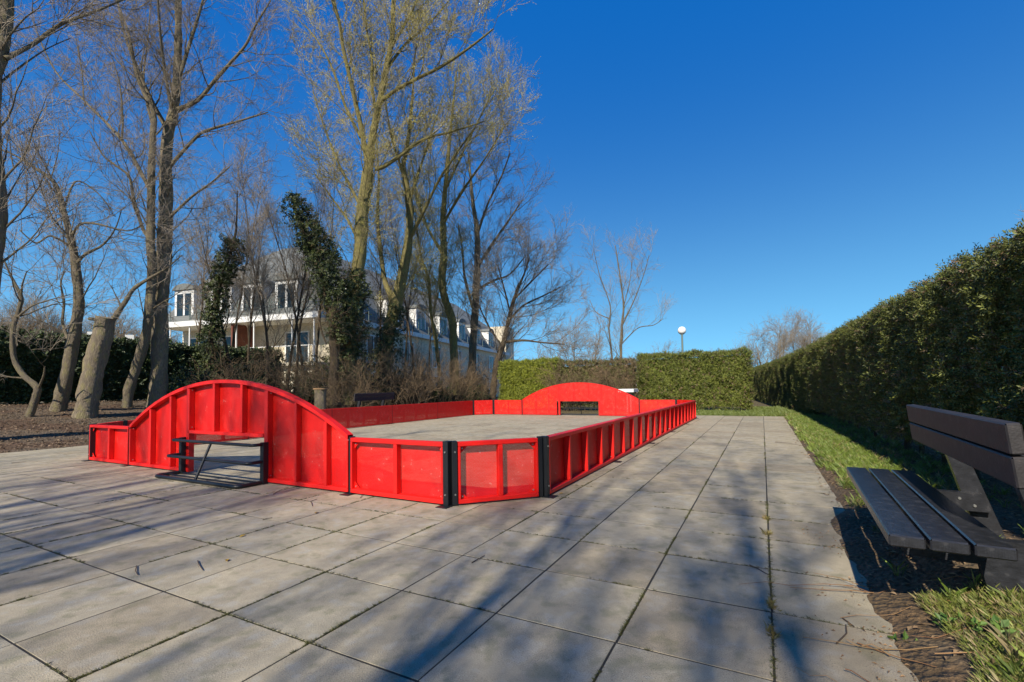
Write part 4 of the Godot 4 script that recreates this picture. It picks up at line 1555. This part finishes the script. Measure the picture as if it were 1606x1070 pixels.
	# brushwood along the left fence
	var brush := {"wob": 0.25, "up": 0.10, "ang": 36.0, "per": 1.7, "len": 0.9, "dens": 1.8, "spray": 0.85, "style": "brown", "bark": M.bark_dark, "from": 0.1, "splay": 0.55, "foot": 0.5, "fork": 0.0}
	for s in [[-13.6, 12.4, 1.9], [-13.9, 14.2, 2.3], [-13.5, 15.8, 2.2], [-14.0, 17.3, 2.6], [-13.6, 18.8, 2.4], [-13.8, 20.2, 2.5], [-13.3, 21.6, 2.2], [-15.5, 12.0, 2.4], [-16.0, 15.5, 2.8], [-16.3, 19.0, 3.0], [-16.5, 10.0, 2.2], [-15.2, 14.0, 2.8], [-15.0, 17.0, 3.2], [-15.4, 20.2, 3.4], [-15.0, 22.6, 3.3], [-14.4, 24.6, 3.2], [-17.5, 22.0, 3.6], [-18.0, 17.0, 3.4], [-17.0, 12.8, 3.0]]:
		wild_tree("bare_shrub", "twiggy brown leafless shrub in the strip behind the left court fence", W(s[0], ground_h(s[0], s[1]), s[1]), s[2], 0.018, brush, "leafless shrubs behind the court fence", 9, "shrub")
	var hb := brush.duplicate()
	hb.merge({"style": "brown"}, true)
	for i in 5:
		wild_tree("bare_shrub", "leafless twiggy bush standing in the brown hedge gap behind the far goal", W(-8.6 + i * 0.85, 0, 21.2), 2.2, 0.018, hb, "twiggy bushes in the hedge gap", 7, "shrub")
	for s in [[-18.2, 9.6, 1.3, 1.5], [-17.4, 11.2, 1.1, 1.3], [-18.6, 12.4, 1.5, 2.0], [-17.6, 14.0, 1.0, 1.4], [-16.0, 17.8, 1.2, 1.8], [-15.8, 23.6, 1.3, 2.2], [-17.0, 20.4, 1.4, 2.4], [-16.6, 26.0, 1.5, 2.4], [-19.0, 15.4, 1.5, 2.2], [-14.6, 19.6, 0.9, 1.5], [-15.0, 15.2, 1.0, 1.6], [-14.2, 22.4, 0.9, 1.6]]:
		bush("evergreen_bush", "dark evergreen bush growing among the trunks", W(s[0], ground_h(s[0], s[1]), s[1]), s[2], s[3], 1500, spr_big, Color(0.014, 0.026, 0.008), Color(0.05, 0.08, 0.02), "evergreen bushes among the trunks")
	# stump
	var st := base("tree_stump", W(-13.6, ground_h(-13.6, 11.3), 11.3))
	tag(st, "weathered sawn tree stump behind the red goal wall", "stump")
	var sb := MB.new()
	sb.tube(PackedVector3Array([Vector3(0, -0.2, 0), Vector3(0, 0.3, 0), Vector3(0.02, 0.8, 0.0), Vector3(0.02, 1.12, 0)]), PackedFloat32Array([0.3, 0.22, 0.19, 0.2]), 14, Color.WHITE, false, 0.7, noise, 0.4)
	put("trunk", sb.mesh(), M.bark, st)
	var sc := MB.new()
	sc.tube(PackedVector3Array([Vector3(0.02, 1.11, 0), Vector3(0.02, 1.15, 0)]), PackedFloat32Array([0.24, 0.23]), 12, Color.WHITE, true)
	put("cut_face", sc.mesh(), M.cut, st)
	# trees behind the camera: their bare crowns throw the soft shadows on the paving
	var shade := grey.duplicate()
	shade.merge({"len": 2.6, "up": 0.16, "ang": 34.0, "from": 0.4, "dens": 1.1, "per": 1.3, "spray": 0.95, "rmin": 0.016, "splay": 0.17, "foot": 0.4}, true)
	var sl := "bare tree standing behind the photographer beside the paving"
	rng.seed = 57
	var thin := shade.duplicate()
	thin.merge({"per": 1.1, "dens": 0.9, "len": 2.2}, true)
	for s in [[0.2, -9.5, 13.0, 0.10, 4, shade], [-1.2, -9.0, 12.6, 0.085, 4, shade], [-2.4, -10.5, 14.0, 0.09, 4, shade], [1.9, -12.0, 15.0, 0.10, 3, shade], [-3.6, -9.5, 12.6, 0.075, 3, thin], [-4.6, -8.0, 11.8, 0.075, 4, thin], [-5.8, -9.0, 12.8, 0.075, 4, thin], [-7.4, -10.0, 13.4, 0.07, 3, thin], [-9.2, -9.0, 13.0, 0.08, 3, thin], [-11.2, -9.5, 13.5, 0.08, 2, thin]]:
		wild_tree("broadleaf_tree", sl, W(s[0], -0.05, s[1]), s[2], s[3], s[5], "trees behind the photographer", s[4])

func twig_thing(label: String, pts: PackedVector3Array, r: float, col: Color, group: String) -> void:
	var b := MB.new()
	var o := pts[0]
	var q := PackedVector3Array()
	var rr := PackedFloat32Array()
	for i in pts.size():
		q.append(pts[i] - o)
		rr.append(r * (1.0 - 0.55 * i / pts.size()))
	b.tube(q, rr, 5, col, true)
	var t := put("twig", b.mesh(), M.dry)
	t.position = o
	tag(t, label, "twig", group)

func build_small() -> void:
	# near bench: local x away from the path, rotated so that the near end stands a little closer to it
	var bn := build_bench("dark grey plank bench beside the path in front of the tall hedge", W(0.46, 0.0, 2.58), -atan2(0.10, 1.92))
	var fb := build_bench("dark plank bench standing behind the left court fence", W(-11.75, 0.05, 11.42), PI)
	fb.position = W(-11.62, 0.06, 13.3)
	# litter, grass
	var leafm := MB.new()
	leafm.tri(Vector3(-0.03, 0, 0), Vector3(0, 0.006, 0.014), Vector3(0.03, 0.004, 0))
	leafm.tri(Vector3(-0.03, 0, 0), Vector3(0.03, 0.004, 0), Vector3(0, 0.008, -0.014))
	var lm := leafm.mesh()
	var xf := []
	var cols := PackedColorArray()
	for i in 30000:
		var X := -13.0 - pow(rng.randf(), 1.2) * 7.5
		var Z := rng.randf_range(0.0, 24.0)
		var y := ground_h(X, Z)
		if X > -13.15 and rng.randf() < 0.5: continue
		var sc := rng.randf_range(0.6, 1.6)
		xf.append(Transform3D(Basis(rand_dir(), rng.randf_range(-0.5, 0.5)) * Basis(Vector3.UP, rng.randf() * TAU) * Basis.from_scale(Vector3(sc, 1, sc)), W(X, y + rng.randf_range(0.003, 0.03), Z)))
		cols.append(tone(Color(0.10, 0.065, 0.035), Color(0.30, 0.21, 0.13), 0.35))
	var lo := many("leaf_litter", lm, M.dry, xf, cols)
	tag(lo, "brown dead leaves strewn over the soil bank", "leaf litter", "", "stuff")
	# grass tufts
	var gm := MB.new()
	var r := RandomNumberGenerator.new()
	r.seed = 9
	for i in 11:
		var a := r.randf() * TAU
		var d := Vector3(cos(a), 0, sin(a))
		var p := d * r.randf_range(0.0, 0.022)
		var hgt := r.randf_range(0.035, 0.085)
		var w := d.cross(Vector3.UP) * 0.0022
		var m1 := p + Vector3.UP * hgt * 0.6 + d * hgt * 0.12
		var tip := p + Vector3.UP * hgt + d * hgt * r.randf_range(0.3, 0.7)
		var sh := r.randf_range(0.8, 1.2)
		gm.tri(p - w, m1, p + w, Color(sh, sh, sh))
		gm.tri(p - w * 0.6 + Vector3.UP * hgt * 0.3, tip, m1 + w, Color(sh, sh, sh))
	var gmesh := gm.mesh()
	xf = []
	cols = PackedColorArray()
	for i in 26000:
		var X := rng.randf_range(0.6, 2.0)
		var Z := lerpf(0.9, 18.2, pow(rng.randf(), 1.25))
		var u := X - 0.60
		var keep := smooth(0.02, 0.22, u + noise.get_noise_2d(X * 45, Z * 45) * 0.2)
		if X > 1.28 + noise.get_noise_2d(Z * 40, 5.0) * 0.25: keep *= 0.12
		if X < 0.82: keep *= 0.55
		if X > 1.15 and Z < 6.0: keep *= 0.06
		if Z < 5.2:
			keep *= smooth(-0.18, 0.12, noise.get_noise_2d(X * 55 + 40, Z * 55))
			if X > 0.45 and X < 1.0 and Z > 2.6 and Z < 4.6: keep *= 0.12
		if rng.randf() > keep: continue
		var sc := rng.randf_range(0.7, 1.35)
		xf.append(Transform3D(Basis(Vector3.UP, rng.randf() * TAU) * Basis(Vector3.RIGHT, rng.randf_range(-0.3, 0.3)) * Basis.from_scale(Vector3(sc, sc, sc)), W(X, verge_h(X, Z) - 0.004, Z)))
		var cc := tone(Color(0.08, 0.13, 0.015), Color(0.20, 0.26, 0.04), 0.25)
		if rng.randf() < (0.3 if Z < 5 else 0.1): cc = tone(Color(0.30, 0.22, 0.10), Color(0.22, 0.2, 0.08), 0.25)
		cols.append(cc)
	for i in 22000:   # tufts among the litter by the near end of the bench
		var Z := rng.randf_range(1.7, 5.2)
		var X := rng.randf_range(0.5, 1.25)
		var patch := noise.get_noise_2d(X * 70 + 90, Z * 70)
		if X < 0.64 - 0.1 * patch or rng.randf() > smooth(-0.4, 0.1, patch) + 0.15: continue
		if X < 1.0 and Z > 2.95: continue
		var sc := rng.randf_range(0.3, 0.75)
		xf.append(Transform3D(Basis(Vector3.UP, rng.randf() * TAU) * Basis(Vector3.RIGHT, rng.randf_range(-0.5, 0.5)) * Basis.from_scale(Vector3(sc, sc, sc)), W(X, verge_h(X, Z) - 0.004, Z)))
		cols.append(tone(Color(0.10, 0.14, 0.02), Color(0.24, 0.26, 0.06), 0.25) if rng.randf() < 0.72 else tone(Color(0.32, 0.24, 0.12), Color(0.24, 0.2, 0.09), 0.25))
	for i in 9000:   # beyond the far edge of the paving
		var X := rng.randf_range(-3.0, 1.6)
		var Z := rng.randf_range(18.2, 25.0)
		if X < -0.5 and Z > 21.3: continue
		var sc := rng.randf_range(0.9, 1.7)
		if rng.randf() < 0.35: continue
		xf.append(Transform3D(Basis(Vector3.UP, rng.randf() * TAU) * Basis.from_scale(Vector3(sc, sc, sc)), W(X, ground_h(X, Z) - 0.01, Z)))
		cols.append(tone(Color(0.08, 0.12, 0.02), Color(0.18, 0.22, 0.05), 0.25))
	tag(many("grass", gmesh, M.leaf, xf, cols), "short green grass on the verge between path and hedge", "grass", "", "stuff")
	# dry bits on the verge
	xf = []
	cols = PackedColorArray()
	for i in 11000:
		var X := rng.randf_range(0.50, 2.3)
		var Z := lerpf(1.0, 18.0, pow(rng.randf(), 2.2))
		var y := verge_h(X, Z)
		if y < 0.0: y = 0.002
		if X < 0.62 and rng.randf() < 0.7: continue
		var sc := rng.randf_range(0.25, 0.9)
		xf.append(Transform3D(Basis(rand_dir(), rng.randf_range(-0.35, 0.35)) * Basis(Vector3.UP, rng.randf() * TAU) * Basis.from_scale(Vector3(sc, 1, sc * rng.randf_range(0.4, 1.2))), W(X, y + 0.006, Z)))
		cols.append(tone(Color(0.13, 0.08, 0.045), Color(0.36, 0.25, 0.14), 0.3))
	for i in 900:
		var X := 0.62 - absf(rng.randfn(0, 0.16))
		var Z := rng.randf_range(1.9, 5.0)
		if noise.get_noise_2d(X * 60, Z * 60) < 0.0: continue
		var sc := rng.randf_range(0.12, 0.4)
		xf.append(Transform3D(Basis(rand_dir(), rng.randf_range(-0.3, 0.3)) * Basis(Vector3.UP, rng.randf() * TAU) * Basis.from_scale(Vector3(sc, 1, sc * 0.5)), W(X, 0.004, Z)))
		cols.append(tone(Color(0.13, 0.08, 0.045), Color(0.36, 0.22, 0.11), 0.3))
	tag(many("leaf_litter", lm, M.dry, xf, cols), "dry brown leaf bits scattered on the verge by the bench", "leaf litter", "", "stuff")
	# moss and weeds in the joints
	xf = []
	cols = PackedColorArray()
	for i in 26000:
		var along := rng.randf() < 0.62
		var X := 0.0
		var Z := 0.0
		if along:
			var li := rng.randi_range(-3, 7)
			X = -4.197 + 0.6 * li + rng.randfn(0, 0.0035)
			Z = lerpf(0.8, 12.0, pow(rng.randf(), 1.6))
			if li == 7: X += rng.randfn(0, 0.006)
		else:
			X = rng.randf_range(-9.0, 0.55)
			Z = 1.442 + 0.6 * rng.randi_range(-1, 7) + rng.randfn(0, 0.0035)
		if X < -2.1 and Z > 3.7: continue
		if noise.get_noise_2d(X * 50 + 11, Z * 50) < 0.02: continue
		var sc := rng.randf_range(0.12, 0.3)
		xf.append(Transform3D(Basis(Vector3.UP, rng.randf() * TAU) * Basis.from_scale(Vector3(sc, sc * 0.7, sc)), W(X, -0.004, Z)))
		cols.append(tone(Color(0.045, 0.05, 0.015), Color(0.13, 0.13, 0.03), 0.3))
	tag(many("moss", gmesh, M.leaf, xf, cols), "green moss growing in the joints of the paving slabs", "moss", "", "stuff")
	for s in [[1203, 815], [1202, 838], [1210, 952], [1211, 996]]:
		var p := on_level(s[0], s[1])
		var w := base("weed", p)
		tag(w, "dry orange-brown weed tuft growing in the paving joint", "weed", "weeds along the joint")
		var wx := []
		var wc := PackedColorArray()
		for i in 22:
			var o := Vector3(rng.randfn(0, 0.012), -0.004, rng.randfn(0, 0.018))
			var dd := (rand_dir() + Vector3.UP * 0.35).normalized()
			wx.append(facing(o, dd, rng.randf_range(0.3, 0.6)))
			wc.append(tone(Color(0.26, 0.17, 0.04), Color(0.2, 0.19, 0.05), 0.25))
		many("leaves", gmesh, M.leaf, wx, wc, w)
	# fallen twigs on the slabs
	for s in [[214, 889, 216, 903], [310, 881, 318, 896], [428, 776, 452, 765], [412, 816, 427, 813], [486, 787, 490, 795], [488, 787, 497, 784], [565, 782, 572, 773], [740, 884, 760, 873], [1176, 888, 1205, 903], [1312, 1012, 1327, 982], [1322, 972, 1340, 985], [1192, 829, 1200, 838], [1216, 694, 1262, 700], [18, 727, 40, 725], [975, 686, 1010, 687]]:
		var a := on_level(s[0], s[1]) + Vector3(0, 0.006, 0)
		var b := on_level(s[2], s[3]) + Vector3(0, 0.006, 0)
		var mid := a.lerp(b, 0.5) + Vector3(rng.randf_range(-0.1, 0.1), 0.02, rng.randf_range(-0.1, 0.1)) * a.distance_to(b)
		twig_thing("short dry brown twig lying on the paving slabs", PackedVector3Array([a, mid, b]), 0.0035, Color(0.09, 0.06, 0.04), "twigs fallen on the slabs")
	for i in 24:
		var X := rng.randf_range(0.2, 1.2)
		var Z := rng.randf_range(2.1, 3.3)
		var a := rng.randf_range(-0.5, 0.6)
		var d := Vector3(cos(a), 0, sin(a)) * (1.0 if rng.randf() < 0.5 else -1.0)
		var len := rng.randf_range(0.15, 0.6)
		var p := W(X, 0, Z)
		var q := p + d * len
		var pts := PackedVector3Array()
		for k in 5:
			var w := p.lerp(q, k / 4.0) + Vector3(rng.randf_range(-1, 1), 0, rng.randf_range(-1, 1)) * 0.02
			w.y = maxf(ground_h(w.x, -w.z), 0.0) + 0.008 + rng.randf() * 0.015
			pts.append(w)
		twig_thing("long thin reddish dry twig on the ground before the bench", pts, rng.randf_range(0.0012, 0.003), tone(Color(0.20, 0.09, 0.04), Color(0.32, 0.2, 0.09)), "twigs before the bench")
	# small leaves on the slabs
	for s in [[356, 880], [496, 805], [380, 842], [880, 775]]:
		var p := on_level(s[0], s[1]) + Vector3(0, 0.004, 0)
		var o := put("fallen_leaf", lm, M.dry)
		o.position = p
		o.rotation.y = rng.randf() * TAU
		o.material_override = mat(Color(0.62, 0.5, 0.16), 0.8)
		tag(o, "small yellow leaf lying on the paving slabs", "leaf", "leaves fallen on the slabs")
	# daisy and broad weeds by the bench
	var dp := on_level(1541, 1037, 0.03)
	var da := base("daisy", dp)
	tag(da, "single white daisy in the grass near the bench", "flower")
	var pet := MB.new()
	for k in 12:
		var a := TAU * k / 12
		var d := Vector3(cos(a), 0.1, sin(a))
		var s := d.cross(Vector3.UP).normalized() * 0.003
		pet.tri(Vector3(0, 0.045, 0), Vector3(0, 0.045, 0) + d * 0.012 + s, Vector3(0, 0.045, 0) + d * 0.012 - s)
	put("petals", pet.mesh(), M.white, da)
	var eye := MB.new()
	eye.tube(PackedVector3Array([Vector3(0, 0.044, 0), Vector3(0, 0.049, 0)]), PackedFloat32Array([0.005, 0.004]), 8, Color.WHITE, true)
	put("centre", eye.mesh(), mat(Color(0.9, 0.7, 0.1)), da)
	var stm := MB.new()
	stm.tube(PackedVector3Array([Vector3(0, -0.03, 0), Vector3(0, 0.045, 0)]), PackedFloat32Array([0.0015, 0.0015]), 5)
	put("stem", stm.mesh(), mat(Color(0.3, 0.4, 0.1)), da)
	for s in [[1588, 918, 0.09], [1560, 1022, 0.05], [1490, 985, 0.05], [1420, 1000, 0.03]]:
		var p := on_level(s[0], s[1], s[2])
		p.y = ground_h(p.x, -p.z)
		var hrb := base("herb", p)
		tag(hrb, "low broad-leaved green weed growing in the verge", "weed", "broad-leaved weeds in the verge")
		var wx := []
		var wc := PackedColorArray()
		for i in 5:
			wx.append(facing(Vector3(rng.randfn(0, 0.02), 0, rng.randfn(0, 0.02)), rand_dir() * 0.6 + Vector3.UP, rng.randf_range(0.4, 0.6)))
			wc.append(tone(Color(0.06, 0.13, 0.02), Color(0.12, 0.2, 0.04)))
		many("leaves", spr_big, M.leaf, wx, wc, hrb)
	# lamp posts
	var lp := base("street_lamp", W(-3.64, 0, 26.0))
	tag(lp, "globe street lamp with a white ball on a slim grey pole", "street lamp")
	var pl := MB.new()
	pl.tube(PackedVector3Array([Vector3(0, -0.1, 0), Vector3(0, 1.0, 0), Vector3(0, 3.8, 0)]), PackedFloat32Array([0.07, 0.06, 0.045]), 10, Color.WHITE, true)
	put("pole", pl.mesh(), M.pole, lp)
	var cup := MB.new()
	cup.tube(PackedVector3Array([Vector3(0, 3.74, 0), Vector3(0, 3.8, 0), Vector3(0, 3.88, 0), Vector3(0, 3.95, 0)]), PackedFloat32Array([0.05, 0.10, 0.16, 0.195]), 16)
	put("holder", cup.mesh(), M.pole, lp)
	var sp := SphereMesh.new()
	sp.radius = 0.21; sp.height = 0.42
	var g := put("globe", sp, M.globe, lp)
	g.position = Vector3(0, 3.98, 0)
	var l2p := at_depth(787, 600, 31.0)
	l2p.y = 0
	var l2 := base("street_lamp", l2p)
	tag(l2, "small box-headed lamp post beside the bright hedge block", "street lamp")
	var p2 := MB.new()
	p2.tube(PackedVector3Array([Vector3(0, -0.1, 0), Vector3(0, 3.3, 0)]), PackedFloat32Array([0.05, 0.04]), 8, Color.WHITE, true)
	put("pole", p2.mesh(), M.black, l2)
	var h2 := MB.new()
	h2.abox(Vector3(-0.13, 3.3, -0.13), Vector3(0.13, 3.55, 0.13), 0.02)
	put("head", h2.mesh(), M.white, l2)
	# white-topped box behind the far goal
	var wb := base("picnic_table", W(-5.05, 0, 20.0))
	tag(wb, "white-topped table behind the far goal wall", "table")
	var tp := MB.new()
	tp.abox(Vector3(-0.33, 0.84, -0.4), Vector3(0.33, 0.98, 0.4), 0.01)
	put("table_top", tp.mesh(), M.white, wb)
	var lg := MB.new()
	lg.abox(Vector3(-0.02, 0, -0.25), Vector3(0.2, 0.839, 0.25), 0.01)
	put("pedestal", lg.mesh(), M.pole, wb)
	# signs over the left hedge
	for s in [[203, 531, 11, "small white sign above the hedge beside the leaning slender tree"], [141, 524, 7, "small white sign above the hedge behind the sawn-off trunk"]]:
		var c := on_x(s[0], s[1], -22.3)
		var k: float = depth_of(c) / FOCAL
		var w: float = s[2] * k
		var sg := base("sign", Vector3(c.x, 0.7, c.z), deg_to_rad(60))
		tag(sg, s[3], "sign")
		var pb := MB.new()
		pb.abox(Vector3(-w / 2, c.y - 0.7 - w * 0.5, -0.012), Vector3(w / 2, c.y - 0.7 + w * 0.5, 0.012), 0.003)
		put("plate", pb.mesh(), M.white, sg)
		var po := MB.new()
		po.tube(PackedVector3Array([Vector3(0, -0.2, -0.03), Vector3(0, c.y - 0.6, -0.03)]), PackedFloat32Array([0.02, 0.02]), 8)
		put("pole", po.mesh(), M.pole, sg)
	# little white house beyond the gap in the far hedge
	var hp := at_depth(1000, 600, 75.0)
	hp.y = 0
	var ho := base("house", hp, deg_to_rad(20))
	tag(ho, "small far white house with grey roof seen through the hedge gap", "house")
	var hw := MB.new()
	hw.abox(Vector3(-2.0, 0, -3), Vector3(2.6, 2.9, 3))
	put("wall", hw.mesh(), M.white, ho)
	var hr := MB.new()
	hr.prism(PackedVector3Array([Vector3(-2.3, 2.9, 3.2), Vector3(2.9, 2.9, 3.2), Vector3(0.3, 5.0, 3.2)]), Vector3(0, 0, -6.4))
	put("roof", hr.mesh(), M.roof, ho)
	for x in [-1.0, 0.9]:
		window_pair(ho, Vector3(x + 0.5, 1.2, 3.0), 1.0, 1.1, Vector3(0, 0, 1))
